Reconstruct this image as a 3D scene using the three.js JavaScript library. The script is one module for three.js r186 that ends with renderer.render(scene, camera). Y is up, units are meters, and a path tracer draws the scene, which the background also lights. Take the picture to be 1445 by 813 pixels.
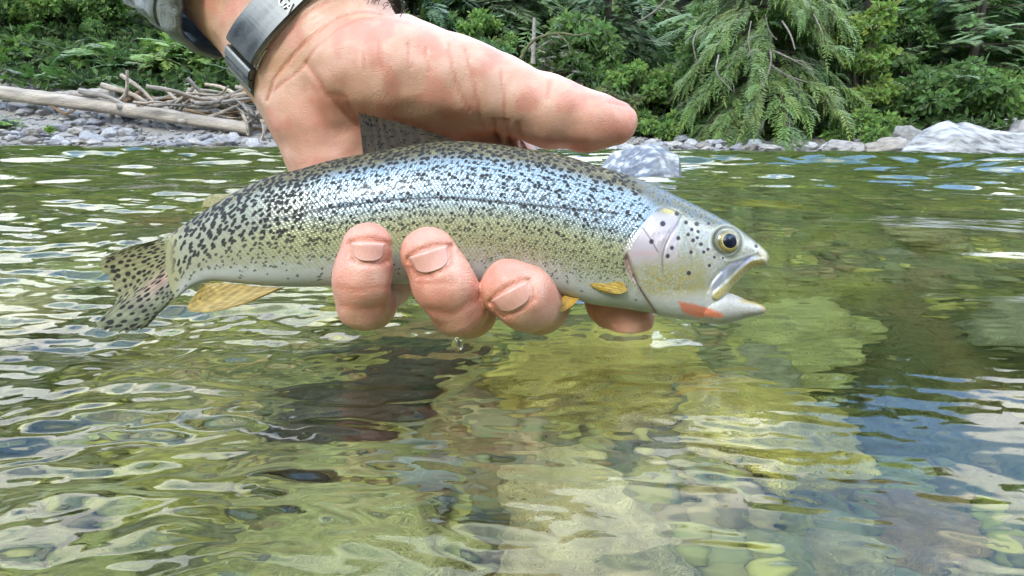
import * as THREE from 'three';
import { mergeGeometries } from 'three/addons/utils/BufferGeometryUtils.js';
import { FontLoader } from 'three/addons/loaders/FontLoader.js';
import { TextGeometry } from 'three/addons/geometries/TextGeometry.js';
import { createNoise2D, createNoise3D } from 'simplex-noise';

// ---------------------------------------------------------------- seeded randomness and small maths
let seedState = 20240611;
const rnd = () => { seedState = (seedState + 0x6d2b79f5) | 0; let t = Math.imul(seedState ^ (seedState >>> 15), 1 | seedState); t = (t + Math.imul(t ^ (t >>> 7), 61 | t)) ^ t; return ((t ^ (t >>> 14)) >>> 0) / 4294967296; };
const reseed = (n) => { seedState = n | 0; };
const ran = (a, b) => a + (b - a) * rnd();
const n2 = createNoise2D(rnd), n3 = createNoise3D(rnd);
const { lerp, clamp, smoothstep } = THREE.MathUtils;
const ss = (a, b, x) => { const t = clamp((x - a) / (b - a), 0, 1); return t * t * (3 - 2 * t); };
const V = (x, y, z) => new THREE.Vector3(x, y, z);
const fbm2 = (x, y, o = 4) => { let s = 0, a = .5, f = 1; for (let i = 0; i < o; i++) { s += a * n2(x * f + i * 17.3, y * f - i * 9.1); a *= .5; f *= 2.03; } return s; };
const fbm3 = (x, y, z, o = 4) => { let s = 0, a = .5, f = 1; for (let i = 0; i < o; i++) { s += a * n3(x * f + i * 7.7, y * f - i * 3.1, z * f + i * 5.3); a *= .5; f *= 2.03; } return s; };
const rgb = (r, g, b) => new THREE.Color().setRGB(r, g, b);

// ---------------------------------------------------------------- camera, sky, sun, exposure
const FOV = 50, CAM_H = .052, PITCH = -THREE.MathUtils.degToRad(12.95), ROLL = .0076;
const scene = new THREE.Scene();
const camera = new THREE.PerspectiveCamera(FOV, 1445 / 813, .01, 400);
camera.rotation.order = 'YXZ';
camera.rotation.set(PITCH, 0, ROLL);
camera.position.set(0, CAM_H, 0);
camera.updateMatrixWorld(true);
const renderer = new THREE.WebGLRenderer({ antialias: true });
renderer.setSize(1024, 576);
renderer.toneMapping = THREE.LinearToneMapping;
renderer.toneMappingExposure = 3.3;
renderer.shadowMap.enabled = true;

{ // bright cloud banks with blue between them
  const W = 1024, Hh = 512, data = new Float32Array(W * Hh * 4);
  for (let r = 0; r < Hh; r++) {
    const el = ((r + .5) / Hh - .5) * Math.PI, y = Math.sin(el), ce = Math.cos(el);
    for (let c = 0; c < W; c++) {
      const az = ((c + .5) / W - .5) * 2 * Math.PI, x = ce * Math.cos(az), z = ce * Math.sin(az), yy = Math.max(y, 0);
      const k = 1 / (yy + .28), px = x * k, pz = z * k;
      const f = fbm2(px * 1.15 + 12.58, pz * 1.15 + 15.99, 6) + .35 * fbm2(px * .5 + 30.16, pz * .5 - 15.99, 2);
      const cov = ss(-.13, .11, f + .14 - .32 * yy);
      const tone = .86 + .22 * fbm2(px * 2.3 - 7, pz * 2.3 + 5, 4);
      const hz = Math.pow(1 - yy, 3.5);
      const blue = [lerp(.17, .38, hz), lerp(.36, .6, hz), lerp(.74, 1.0, hz)];
      const cl = [1.42 * tone, 1.46 * tone, 1.5 * tone], i = (r * W + c) * 4;
      for (let q = 0; q < 3; q++) data[i + q] = lerp(blue[q], cl[q], cov);
      data[i + 3] = 1;
    }
  }
  const sky = new THREE.DataTexture(data, W, Hh, THREE.RGBAFormat, THREE.FloatType);
  sky.mapping = THREE.EquirectangularReflectionMapping; sky.magFilter = THREE.LinearFilter; sky.needsUpdate = true;
  scene.background = sky; scene.environment = sky;
}
const sun = new THREE.DirectionalLight(rgb(1, .95, .87), .8);
sun.position.set(-10, 21, 15); sun.target.position.set(0, 0, -3);
sun.shadow.radius = 24; sun.castShadow = true;
Object.assign(sun.shadow.camera, { left: -30, right: 30, top: 30, bottom: -30, near: 1, far: 90 });
sun.shadow.mapSize.set(4096, 4096);
scene.add(sun, sun.target);

// ---------------------------------------------------------------- helpers
const FPX = 406.5 / Math.tan(THREE.MathUtils.degToRad(FOV / 2));      // a ruler: hundredths of the picture to angles
const camQ = camera.quaternion.clone(), camP = camera.position.clone();
const L = (px, py, d) => V((px - 722.5) / FPX * d, -(py - 406.5) / FPX * d, -d);      // in the frame the hand and the fish are modelled in
const toWorld = (v) => v.clone().applyQuaternion(camQ).add(camP);
const at = (px, py, dist) => { const d = V((px - 722.5) / FPX, -(py - 406.5) / FPX, -1).applyQuaternion(camQ); return d.multiplyScalar(dist / -d.z).add(camP); };
const used = new Map();
function numbered(name) { const k = used.get(name) || 0; used.set(name, k + 1); return k ? name + '_' + String(k).padStart(3, '0') : name; }
function tag(o, label, category, group, kind) {
  if (label) o.userData.label = label; if (category) o.userData.category = category; if (group) o.userData.group = group; if (kind) o.userData.kind = kind;
  return o;
}
const shadows = (o) => { o.castShadow = true; o.receiveShadow = true; return o; };
function part(name, geo, mat, parent) { const m = shadows(new THREE.Mesh(geo, mat)); m.name = name; if (parent) parent.add(m); return m; }
function thing(name, label, category, group) { const g = new THREE.Group(); g.name = numbered(name); tag(g, label, category, group); scene.add(g); return g; }
function solo(name, geo, mat, label, category, group) { const m = part(numbered(name), geo, mat); tag(m, label, category, group); scene.add(m); return m; }
function structure(name, geo, mat) { const m = part(numbered(name), geo, mat); m.userData.kind = 'structure'; scene.add(m); return m; }
const geo = (pos, idx, uv, col) => {
  const g = new THREE.BufferGeometry();
  g.setAttribute('position', new THREE.Float32BufferAttribute(pos, 3));
  if (uv) g.setAttribute('uv', new THREE.Float32BufferAttribute(uv, 2));
  if (col) g.setAttribute('color', new THREE.Float32BufferAttribute(col, 3));
  g.setIndex(idx); g.computeVertexNormals(); return g;
};
function dataTex(w, h, fn, srgb = false, repeat = true) {
  const d = new Uint8Array(w * h * 4), o = [0, 0, 0];
  for (let y = 0; y < h; y++) for (let x = 0; x < w; x++) { fn(x / w, y / h, o); const i = (y * w + x) * 4; for (let c = 0; c < 3; c++) d[i + c] = clamp(o[c] * 255, 0, 255); d[i + 3] = 255; }
  const t = new THREE.DataTexture(d, w, h, THREE.RGBAFormat);
  t.magFilter = THREE.LinearFilter; t.minFilter = THREE.LinearMipmapLinearFilter; if (repeat) t.wrapS = t.wrapT = THREE.RepeatWrapping;
  if (srgb) t.colorSpace = THREE.SRGBColorSpace; t.needsUpdate = true; return t;
}
const tileN = (u, v, f, s = 0) => { const a = u * 2 * Math.PI, b = v * 2 * Math.PI, r = f / (2 * Math.PI); return .5 * (n3(Math.cos(a) * r + s, Math.sin(a) * r - s, Math.cos(b) * r + 3 * s) + n3(Math.cos(b) * r - s, Math.sin(b) * r + s, Math.sin(a) * r + 2.2 * s)); };
const grainTex = dataTex(512, 512, (u, v, o) => { const g = .5 + .22 * tileN(u, v, 12) + .2 * tileN(u, v, 37, 4) + .2 * tileN(u, v, 90, 9); o[0] = o[1] = o[2] = g; });

// ================================================================ THE SETTING
// water surface height, metres; x to the side, z away is negative
const ringAt = [toWorld(L(645, 478, .176)), toWorld(L(888, 470, .199)), toWorld(L(512, 464, .174)), toWorld(L(165, 463, .196))];
function waterH(x, z, dx, dz) {
  const d = -z, r = Math.hypot(x, z), c0 = Math.cos(.16), s0 = Math.sin(.16), xr = x * c0 + z * s0, zr = -x * s0 + z * c0;
  const wob = .12 * n2(x * 3.1 + 4, z * 3.1);
  const near = 1 - ss(.5, 1.2, r);
  const left = ss(.02, -.09, x - .25 * (z + .12)) ;
  const right = ss(.05, .16, x);
  const calm = near * (1 - left);
  let h = 0;
  const oct = (l, stretch, slope, sx, sz) => {
    if (slope <= 0) return;
    const lod = ss(.46, .24, Math.max(dz / l, dx / (l * stretch)));
    if (lod > 0) { const a = (xr + wob * l) / (l * stretch) + sx, b = (zr + wob * l * .4) / l + sz; let n = n2(a, b); if (l < .05) n = .72 * n + .36 * n2(a * 1.9 + .6 * n, b * 1.7 + 9); h += lod * slope * l * .32 * n; }
  };
  const riff = ss(1.1, 2.6, d);
  oct(.9, 1.8, .028 + .05 * riff, 1, 2);
  oct(.38, 2.2, .045 + .07 * riff, 31, 12);
  oct(.16, 2.4, (.075 + .13 * riff) * (1 - .45 * near - .3 * calm), 7, 52);
  oct(.07, 2.4, (.11 + .07 * riff) * (1 - .78 * calm) * (1 - .1 * near), 17, 22);
  oct(.032, 2.8, (.11 + .08 * riff) * (1 - .86 * calm), 71, 3);
  oct(.0155, 2.6, (.18 * left + .05 * (1 - near) + .022) * near + .07 * (1 - near), 5, 91);
  oct(.0085, 2.2, .13 * left * near + .03, 45, 15);
  oct(.0046, 2, .045 * left * near + .03, 85, 25);
  { const q = ringAt[0], w = ringAt[2], e0 = Math.hypot(x - q.x, z - q.z), e1 = Math.hypot(x - w.x, z - w.z), e2 = Math.hypot(x - ringAt[1].x, z - ringAt[1].z); h += .002 * Math.exp(-e0 * e0 / .00022) + .003 * Math.exp(-e1 * e1 / .00022) + .0012 * Math.exp(-e2 * e2 / .0002); }
  // small wave trains running out from the fingers and the tail
  for (let i = 0; i < 4; i++) {
    const q = ringAt[i], ex = x - q.x, ez = z - q.z, e = Math.hypot(ex, ez), l = [.0058, .0075, .0062, .008][i];
    if (e < .12) h += .00012 * [1.5, 1.2, 1.2, 1.4][i] * Math.exp(-e / .028) * Math.sin(e / l * 6.283 + 1.5 * n2(ex * 30 + i, ez * 30)) * (1 - .5 * (n2(Math.atan2(ez, ex) * 2 + i * 3, 1) + 1) * .8);
  }
  return h;
}
const XS = [], ZS = [];
{ const N = 470, a = .055, X = 17, b = Math.asinh(X / a); for (let i = -N; i <= N; i++) XS.push(a * Math.sinh(b * i / N)); }
for (let d = 12.5; d > .055; d *= .9926) ZS.push(-d);
for (let d = -.05; d < .06; d += .006) ZS.push(d);
for (let d = .06; d < 7; d *= 1.12) ZS.push(d);
const bankShore = (x) => 8.4 + 1.1 * ss(-3.2, 1.5, x) - .7 * ss(3, 6, x) + .16 * n2(x * .55, 3) + .05 * n2(x * 2.3, 8);
{
  const nx = XS.length, nz = ZS.length, pos = new Float32Array(nx * nz * 3), idx = new Uint32Array((nx - 1) * (nz - 1) * 6);
  let p = 0;
  for (let j = 0; j < nz; j++) for (let i = 0; i < nx; i++) {
    const dx = XS[Math.min(i + 1, nx - 1)] - XS[Math.max(i - 1, 0)], dz = ZS[Math.min(j + 1, nz - 1)] - ZS[Math.max(j - 1, 0)];
    pos[p++] = XS[i]; pos[p++] = waterH(XS[i], ZS[j], Math.abs(dx) / 2, Math.abs(dz) / 2); pos[p++] = ZS[j];
  }
  p = 0;
  for (let j = 0; j < nz - 1; j++) for (let i = 0; i < nx - 1; i++) { const a = j * nx + i, b = a + 1, c = a + nx, d = c + 1; idx[p++] = a; idx[p++] = c; idx[p++] = b; idx[p++] = b; idx[p++] = c; idx[p++] = d; }
  const g = new THREE.BufferGeometry(); g.setAttribute('position', new THREE.BufferAttribute(pos, 3)); g.setIndex(new THREE.BufferAttribute(idx, 1)); g.computeVertexNormals();
  const m = new THREE.MeshPhysicalMaterial({ color: 0xffffff, roughness: .0, transmission: 1, thickness: .4, ior: 1.33, attenuationColor: rgb(.68, .8, .5), attenuationDistance: .78 });
  structure('water', g, m);
}
// river bed and bank
const bedDepth = (x, z) => { const d = -z; return .2 + .17 * ss(.42, 1.4, d) + .14 * ss(1.5, 4, d) + .2 * ss(.1, .25, x) * ss(-.47, -.33, z) + .03 * n2(x * 2.1, z * 2.1) + .012 * n2(x * 9, z * 9); };
function bankH(x, d) {
  const t = d - bankShore(x), wl = ss(-.8, -5, x), wr = ss(6, 9, x);
  const g = lerp(.14, .27 + .045 * clamp(-x - 4, 0, 5), wl) + .05 * wr;
  let h = t < 0 ? Math.max(t * .22, -.5) : g * Math.min(t, 2.1);
  if (t > 1.5) h += .44 * (t - 1.5) * ss(1.5, 2.6, t);
  h = Math.min(h, 6.2 + .02 * t);
  return h + .05 * fbm2(x * 1.3, d * 1.3, 3) * ss(-.5, .5, t) + .012 * n2(x * 7, d * 7);
}
const stoneTint = (n, m, o) => { // olive algae film over grey and brown stone
  const a = ss(-.25, .35, n), b = ss(.1, .6, m);
  o[0] = lerp(lerp(.15, .30, a), .24, b); o[1] = lerp(lerp(.155, .275, a), .19, b); o[2] = lerp(lerp(.08, .085, a), .10, b);
};
{
  const bx = [], bz = [];
  for (let i = -110; i <= 110; i++) bx.push(.35 * Math.sinh(i / 110 * Math.asinh(18 / .35)));
  for (let d = -8; d < 0; d += .5) bz.push(-d); for (let d = 0; d < 2; d += .02) bz.push(-d); for (let d = 2; d < 11; d *= 1.015) bz.push(-d);
  const pos = [], col = [], uv = [], idx = [], o = [0, 0, 0];
  for (const z of bz) for (const x of bx) {
    const t = bankShore(x) + z, dep = bedDepth(x, z), y = t > 1.6 ? -dep : Math.min(-.06, Math.max(-dep, -t * .24 - .05));
    pos.push(x, y, z); uv.push(x * 2, z * 2);
    stoneTint(fbm2(x * 6, z * 6, 3), n2(x * 11, z * 11 + 40), o); col.push(o[0], o[1], o[2]);
  }
  for (let j = 0; j < bz.length - 1; j++) for (let i = 0; i < bx.length - 1; i++) { const a = j * bx.length + i, b = a + 1, c = a + bx.length, d = c + 1; idx.push(a, b, c, b, d, c); }
  structure('riverbed', geo(pos, idx, uv, col), new THREE.MeshStandardMaterial({ vertexColors: true, roughness: .9, bumpMap: grainTex, bumpScale: .01 }));
}
{
  const pos = [], idx = [], uv = [], col = [], nx = 260, nz = 150;
  for (let j = 0; j <= nz; j++) for (let i = 0; i <= nx; i++) {
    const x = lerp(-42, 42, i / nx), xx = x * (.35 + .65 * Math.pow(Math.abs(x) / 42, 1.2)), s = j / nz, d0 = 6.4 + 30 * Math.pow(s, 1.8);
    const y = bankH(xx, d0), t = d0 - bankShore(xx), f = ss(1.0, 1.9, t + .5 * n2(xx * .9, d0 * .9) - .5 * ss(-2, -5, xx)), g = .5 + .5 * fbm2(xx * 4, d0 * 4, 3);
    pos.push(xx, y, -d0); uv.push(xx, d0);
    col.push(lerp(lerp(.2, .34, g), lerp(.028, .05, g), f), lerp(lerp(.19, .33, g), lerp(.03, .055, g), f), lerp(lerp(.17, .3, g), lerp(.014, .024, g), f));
  }
  for (let j = 0; j < nz; j++) for (let i = 0; i < nx; i++) { const a = j * (nx + 1) + i, b = a + 1, c = a + nx + 1, d = c + 1; idx.push(a, b, c, b, d, c); }
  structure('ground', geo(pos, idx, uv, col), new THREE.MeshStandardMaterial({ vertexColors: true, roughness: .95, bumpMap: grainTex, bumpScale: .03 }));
}

// ---------------------------------------------------------------- stones
function stoneGeo(seed, detail, flat, facet, colFn, lump = 1) {
  const g0 = new THREE.IcosahedronGeometry(1, detail); g0.deleteAttribute('uv'); g0.deleteAttribute('normal');
  const pos = g0.attributes.position, seen = new Map(), P = [], I = [], C = [], U = [], o = [0, 0, 0], planes = [];
  reseed(seed * 977 + 5);
  for (let i = 0; i < facet; i++) { const v = V(ran(-1, 1), ran(-1, 1), ran(-1, 1)).normalize(); planes.push([v, ran(.62, .9)]); }
  const sx = ran(.85, 1.25), sy = flat * ran(.85, 1.15), sz = ran(.75, 1.1), q = V();
  for (let i = 0; i < pos.count; i++) {
    q.fromBufferAttribute(pos, i); const key = q.x.toFixed(4) + q.y.toFixed(4) + q.z.toFixed(4);
    if (!seen.has(key)) {
      let r = 1 + .22 * (.4 + .6 * lump) * n3(q.x * 1.1 + seed * 3.3, q.y * 1.1, q.z * 1.1) + .07 * lump * n3(q.x * 3 + seed, q.y * 3, q.z * 3) + .02 * n3(q.x * 9, q.y * 9 + seed, q.z * 9);
      for (const [v, d] of planes) { const k = q.dot(v) * r; if (k > d) r = lerp(r, r * d / k, .85); }
      seen.set(key, P.length / 3); P.push(q.x * r * sx, q.y * r * sy, q.z * r * sz);
      colFn(q.x, q.y, q.z, seed, o); C.push(o[0], o[1], o[2]); U.push(q.x * .8 + q.y * .4, q.z * .8 - q.y * .5);
    }
    I.push(seen.get(key));
  }
  return geo(P, I, U, C);
}
const bedMat = new THREE.MeshStandardMaterial({ vertexColors: true, roughness: .85, bumpMap: grainTex, bumpScale: .003 });
const dryMat = new THREE.MeshStandardMaterial({ vertexColors: true, roughness: .88, bumpMap: grainTex, bumpScale: .012 });
const bedCols = [[.58, .48, .13], [.5, .45, .14], [.42, .41, .17], [.37, .32, .13], [.45, .43, .29], [.4, .26, .12], [.55, .47, .24], [.28, .27, .14]];
const bedGeos = bedCols.map((c, i) => stoneGeo(i + 1, 9, .5, 5, (x, y, z, s, o) => {
  const n = fbm3(x * 1.7 + s, y * 1.7, z * 1.7, 4), m = n3(x * 6, y * 6 + s, z * 6), k = 1 + .55 * n + .12 * m, w = ss(.25, .5, fbm3(x * 3.2 - s, y * 3.2, z * 3.2, 3));
  o[0] = lerp(c[0] * k, .2, w * .5); o[1] = lerp(c[1] * k, .19, w * .5); o[2] = lerp(c[2] * k, .12, w * .5);
}));
reseed(77);
const bedSpots = [];
const BEDKIND = ['yellow-olive', 'olive-green', 'grey-green', 'dark olive-brown', 'pale grey', 'rusty brown', 'pale tan', 'blackish green'];
function bedStone(gi, x, z, r, sink, turn, label, mat = bedMat, flat = 1, g = bedGeos[gi]) {
  const m = solo('submerged_stone', g, mat, label, 'stone', label ? undefined : BEDKIND[gi] + ' stones lying on the river bed');
  if (!label) m.userData.label = BEDKIND[gi] + ' mottled stone lying among others on the shallow river bed';
  m.position.set(x, -bedDepth(x, z) + r * sink, z); m.rotation.set(ran(-.15, .15), turn, ran(-.15, .15)); m.scale.set(r, r * flat, r);
  bedSpots.push([x, z, r]); return m;
}
bedStone(0, .05, -.315, .062, .12, .4, 'large flat yellow-olive stone on the bed below the middle finger');
bedStone(1, -.15, -.265, .04, .2, 2.1, 'blocky yellow-green stone on the bed left of the added dark shape');
bedStone(2, .2, -.42, .055, .1, 1.1, 'broad grey-green stone on the bed below the trout head');
bedStone(0, .115, -.255, .04, .15, 3.0, 'pale yellow stone on the bed near the lower right corner');
bedStone(5, .008, -.318, .014, .9, .6, 'small rust-brown pebble lying on the yellow bed stone');
const darkReflectionG = stoneGeo(31, 10, .45, 4, (x, y, z, s, o) => { const n = .75 + .6 * fbm3(x * 2, y * 2, z * 5, 4); o[0] = .085 * n; o[1] = .072 * n; o[2] = .05 * n; });  // added stone shape, coloured dark to stand in for a dark reflection on the water
bedStone(0, -.07, -.305, .05, .35, -.45, 'dark brown stone shape added on the bed in place of the dark reflection under the pinky and ring fingers', bedMat, .8, darkReflectionG).scale.set(.046, .032, .078);
const whiteG = stoneGeo(33, 8, .6, 6, (x, y, z, s, o) => { const n = .85 + .3 * fbm3(x * 2, y * 2, z * 2, 3); o[0] = .6 * n; o[1] = .62 * n; o[2] = .56 * n; });
bedStone(0, -.045, -.232, .018, .9, .5, 'whitish stone on the bed at the bottom edge of the photo', bedMat, 1, whiteG);
reseed(99);
for (let tries = 0, n = 0; tries < 4000 && n < 190; tries++) {
  const z = -Math.exp(ran(Math.log(.14), Math.log(2.2))), x = ran(-1, 1) * (.28 + -z * .95), r = ran(.012, .05) * (1 + .6 * ss(.3, 1.5, -z));
  if (bedSpots.some(([a, b, c]) => Math.hypot(a - x, b - z) < .72 * (r + c))) continue;
  bedStone(Math.floor(rnd() * 8), x, z, r, ran(.0, .45), ran(0, 6.28)); n++;
}
// gravel that fills the bed between the stones
{
  const g = stoneGeo(3, 2, .6, 3, (x, y, z, s, o) => { o[0] = o[1] = o[2] = 1; }), n = 5200, im = new THREE.InstancedMesh(g, new THREE.MeshStandardMaterial({ vertexColors: true, roughness: .9 }), n), M = new THREE.Matrix4(), q = new THREE.Quaternion(), o = [0, 0, 0];
  for (let i = 0; i < n; i++) {
    const z = -Math.exp(ran(Math.log(.1), Math.log(3))), x = ran(-1, 1) * (.28 + -z * .9), r = ran(.003, .011) * (1 + ss(.4, 2, -z));
    q.setFromEuler(new THREE.Euler(ran(-.4, .4), ran(0, 6), ran(-.4, .4))); M.compose(V(x, -bedDepth(x, z) + r * .2, z), q, V(r, r, r)); im.setMatrixAt(i, M);
    stoneTint(ran(-.6, .6), ran(-1, 1), o); const k = ran(1, 1.8); im.setColorAt(i, rgb(o[0] * k, o[1] * k, o[2] * k));
  }
  im.name = 'gravel'; tag(im, 'small olive and brown gravel covering the river bed between stones', 'gravel', null, 'stuff'); shadows(im); scene.add(im);
}
const greyCol = (r, g, b) => (x, y, z, s, o) => { const n = 1 + .5 * fbm3(x * 2 + s, y * 2, z * 2, 4) + .12 * n3(x * 9, y * 9, z * 9 + s); o[0] = r * n; o[1] = g * n; o[2] = b * n; };
const dryGeos = [[.38, .38, .37], [.3, .3, .31], [.44, .42, .38], [.27, .25, .22], [.34, .35, .36], [.5, .5, .49]].map((c, i) => stoneGeo(40 + i, 4, .62, 5, greyCol(...c)));
reseed(311);
const DRYKIND = ['mid grey', 'slate grey', 'pale tan', 'dark brown', 'blue-grey', 'whitish'];
function cobble(x, d, r, where, category, group) {
  const k = Math.floor(rnd() * 6), m = solo('cobble', dryGeos[k], dryMat, DRYKIND[k] + ' cobble ' + where, category, DRYKIND[k] + ' ' + group);
  m.position.set(x, Math.max(bankH(x, d), -.06) + r * .18, -d); m.rotation.set(ran(-.3, .3), ran(0, 6.28), ran(-.3, .3)); m.scale.set(r * ran(.9, 1.4), r * ran(.8, 1.1), r); return m;
}
for (let i = 0; i < 150; i++) { const x = ran(-8.3, -2.6), d = bankShore(x) + .05 + 1.5 * Math.pow(rnd(), 1.6); cobble(x, d, ran(.05, .13), 'in the gravel bar along the far waterline below the driftwood', 'stone', 'cobbles of the gravel bar under the driftwood'); }
for (let i = 0; i < 140; i++) { const x = ran(.9, 6.6), d = bankShore(x) - .05 + 1.3 * Math.pow(rnd(), 1.4); cobble(x, d, ran(.05, .13), 'on the narrow far shore under the drooping tree', 'stone', 'cobbles of the far shore under the drooping tree'); }
{
  const n = 5200, im = new THREE.InstancedMesh(dryGeos[0], dryMat, n), M = new THREE.Matrix4(), q = new THREE.Quaternion();
  for (let i = 0; i < n; i++) {
    const x = ran(-11, 9.5), d = bankShore(x) - .08 + 2.2 * Math.pow(rnd(), 1.3), r = ran(.012, .045);
    q.setFromEuler(new THREE.Euler(ran(-.4, .4), ran(0, 6), ran(-.4, .4))); M.compose(V(x, bankH(x, d) + r * .2, -d), q, V(r * 1.2, r * .8, r)); im.setMatrixAt(i, M); const k = ran(.55, 1.35); im.setColorAt(i, rgb(k, k * ran(.95, 1), k * ran(.86, 1)));
  }
  im.name = 'shore_gravel'; tag(im, 'grey gravel spread along the far shore of the river', 'gravel', null, 'stuff'); shadows(im); scene.add(im);
}
// boulders
function boulder(name, p, s, seed, detail, flat, facet, colFn, label, turn = 0, cat = 'boulder', lump = 1) {
  const m = solo(name, stoneGeo(seed, detail, flat, facet, colFn, lump), dryMat, label, cat); m.position.copy(p); m.scale.copy(s); m.rotation.y = turn; return m;
}
const wetRock = (x, y, z, s, o) => {
  const n = fbm3(x * 2.2 + s, y * 2.2, z * 2.2, 5), v = ss(.02, .3, fbm3(x * 3 - s, y * 3, z * 3, 4)), w = ss(.2, .5, n3(x * 5, y * 8, z * 5)), k = 1 + .7 * n;
  o[0] = lerp(.09, .34, v) * k + .07 * w; o[1] = lerp(.105, .35, v) * k + .06 * w; o[2] = lerp(.12, .35, v) * k + .05 * w;
};
boulder('river_rock', at(905, 258, 1.12), V(.094, .068, .075), 9, 24, .95, 2, wetRock, 'rounded wet blue-grey rock rising from the river behind the trout', .6, 'rock', .12).material = new THREE.MeshPhysicalMaterial({ vertexColors: true, roughness: .4, bumpMap: grainTex, bumpScale: .0008, clearcoat: .3, clearcoatRoughness: .25 });
const paleRock = (x, y, z, s, o) => { const n = 1 + .5 * fbm3(x * 2.5 + s, y * 6, z * 2.5, 5) - .4 * ss(.25, .5, n3(x * 3, y * 9 + x * 4, z * 3)) - .35 * ss(.62, .68, 1 - Math.abs(n3(x * 2 + 3, y * 5 + x * 2, z * 2)) * 1.2) * .5; o[0] = .45 * n; o[1] = .46 * n; o[2] = .46 * n; };
{ // the long pale boulder: a wedge with its peak at the left end
  const c = at(1372, 217, 8.2), g = stoneGeo(52, 24, .62, 8, paleRock, .5), p = g.attributes.position;
  for (let i = 0; i < p.count; i++) { const x = p.getX(i), y = p.getY(i); if (y > 0) p.setY(i, y * (1.02 - .5 * x - .35 * ss(-.5, -1, x)) * (1 + .1 * n2(x * 3, 2))); }
  g.computeVertexNormals();
  const m = solo('boulder', g, dryMat, 'long pale grey boulder with a peak at its near end on the far shore', 'boulder'); m.position.copy(c); m.scale.set(.98, .62, .6); m.rotation.y = .1;
}
boulder('boulder', at(1258, 210, 8.7), V(.36, .17, .2), 61, 12, .7, 4, greyCol(.36, .33, .28), 'low tan boulder beside the long pale boulder at the waterline');
boulder('boulder', at(1190, 212, 8.8), V(.3, .2, .22), 62, 12, .7, 5, greyCol(.33, .31, .28), 'brown-grey sloping boulder at the waterline, second from the pale boulder');
boulder('boulder', at(1445, 196, 10.2), V(.4, .42, .4), 63, 12, .8, 5, greyCol(.4, .4, .4), 'grey boulder on the bank behind the long pale boulder');
boulder('boulder', at(1278, 193, 9.8), V(.24, .2, .2), 64, 10, .7, 5, greyCol(.3, .3, .28), 'small grey boulder under the fir behind the tan boulder');
boulder('boulder', at(1085, 210, 9.2), V(.17, .09, .12), 65, 10, .7, 4, greyCol(.4, .38, .34), 'small rounded boulder at the shore below the drooping tree');

// ---------------------------------------------------------------- driftwood
const woodTex = dataTex(256, 512, (u, v, o) => { const g = .5 + .5 * tileN(u, v * .2, 60, 2) * .6 + .25 * tileN(u, v, 20, 5); o[0] = o[1] = o[2] = g; });
const woodMat = (c) => new THREE.MeshStandardMaterial({ color: c, roughness: .85, bumpMap: woodTex, bumpScale: .014, vertexColors: true });
function limb(pts, r0, r1, radial = 8, seg = 24, knots = .12, seed = 1) { // tapered, slightly crooked tube, closed at both ends
  const curve = new THREE.CatmullRomCurve3(pts), fr = curve.computeFrenetFrames(seg, false), P = [], I = [], U = [], C = [], len = curve.getLength();
  for (let i = 0; i <= seg; i++) {
    const t = i / seg, c = curve.getPoint(t), r = lerp(r0, r1, t) * (1 + knots * n2(t * 7 + seed, seed));
    for (let k = 0; k <= radial; k++) {
      const a = k / radial * 6.2832, rr = r * (1 + knots * .6 * n3(Math.cos(a) + seed, Math.sin(a), t * 9)), q = c.clone().addScaledVector(fr.normals[i], Math.cos(a) * rr).addScaledVector(fr.binormals[i], Math.sin(a) * rr);
      P.push(q.x, q.y, q.z); U.push(k / radial, t * len); const w = .85 + .3 * n3(Math.cos(a) * 1.3, Math.sin(a) * 1.3 + seed, t * 14) - .18 * ss(.2, .7, n3(Math.cos(a) * 6, Math.sin(a) * 6 + seed, t * 2.5)) - .3 * ss(.35, .6, n3(Math.cos(a) * 2.5 + seed, Math.sin(a) * 2.5, t * 6)); C.push(w, w * .985, w * .96);
    }
  }
  for (let i = 0; i < seg; i++) for (let k = 0; k < radial; k++) { const a = i * (radial + 1) + k, b = a + radial + 1; I.push(a, b, a + 1, a + 1, b, b + 1); }
  for (const e of [0, seg]) { const c = curve.getPoint(e / seg), n = P.length / 3; P.push(c.x, c.y, c.z); U.push(.5, 0); C.push(.7, .62, .5); for (let k = 0; k < radial; k++) { const a = e * (radial + 1) + k; e ? I.push(n, a, a + 1) : I.push(n, a + 1, a); } }
  return geo(P, I, U, C);
}
const bleached = woodMat(rgb(.43, .385, .32)), greyWood = woodMat(rgb(.38, .35, .31)), brownWood = woodMat(rgb(.3, .2, .11)), paleWood = woodMat(rgb(.58, .5, .4)), barkMat = woodMat(rgb(.15, .125, .095));
const local = (pts) => { const o = pts[0].clone(); return [o, pts.map((p) => p.clone().sub(o))]; };
function log(name, pts, r0, r1, mat, label, cat, group, seed) { const [o, q] = local(pts), m = solo(name, limb(q, r0, r1, 12, 30, .1, seed), mat, label, cat, group); m.position.copy(o); return m; }
log('driftwood_log', [at(-60, 122, 9.6), at(60, 139, 9.35), at(200, 158, 9.15), at(352, 182, 9.0)], .115, .085, bleached, 'long bleached driftwood log sloping down over the gravel bar', 'log', null, 3);
log('driftwood_log', [at(40, 137, 9.9), at(100, 134, 9.9), at(158, 130, 9.9)], .06, .07, greyWood, 'short grey log lying just behind the long bleached log', 'log', null, 5);
log('driftwood_log', [at(-40, 96, 11), at(60, 108, 10.8), at(150, 122, 10.6)], .09, .06, brownWood, 'brown rotting log on the bank above the grey logs', 'log', null, 7);
log('driftwood_branch', [at(70, 148, 9.3), at(92, 160, 9.2), at(105, 156, 9.15)], .025, .012, brownWood, 'dark snag branch poking out under the bleached log', 'branch', null, 8);
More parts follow.
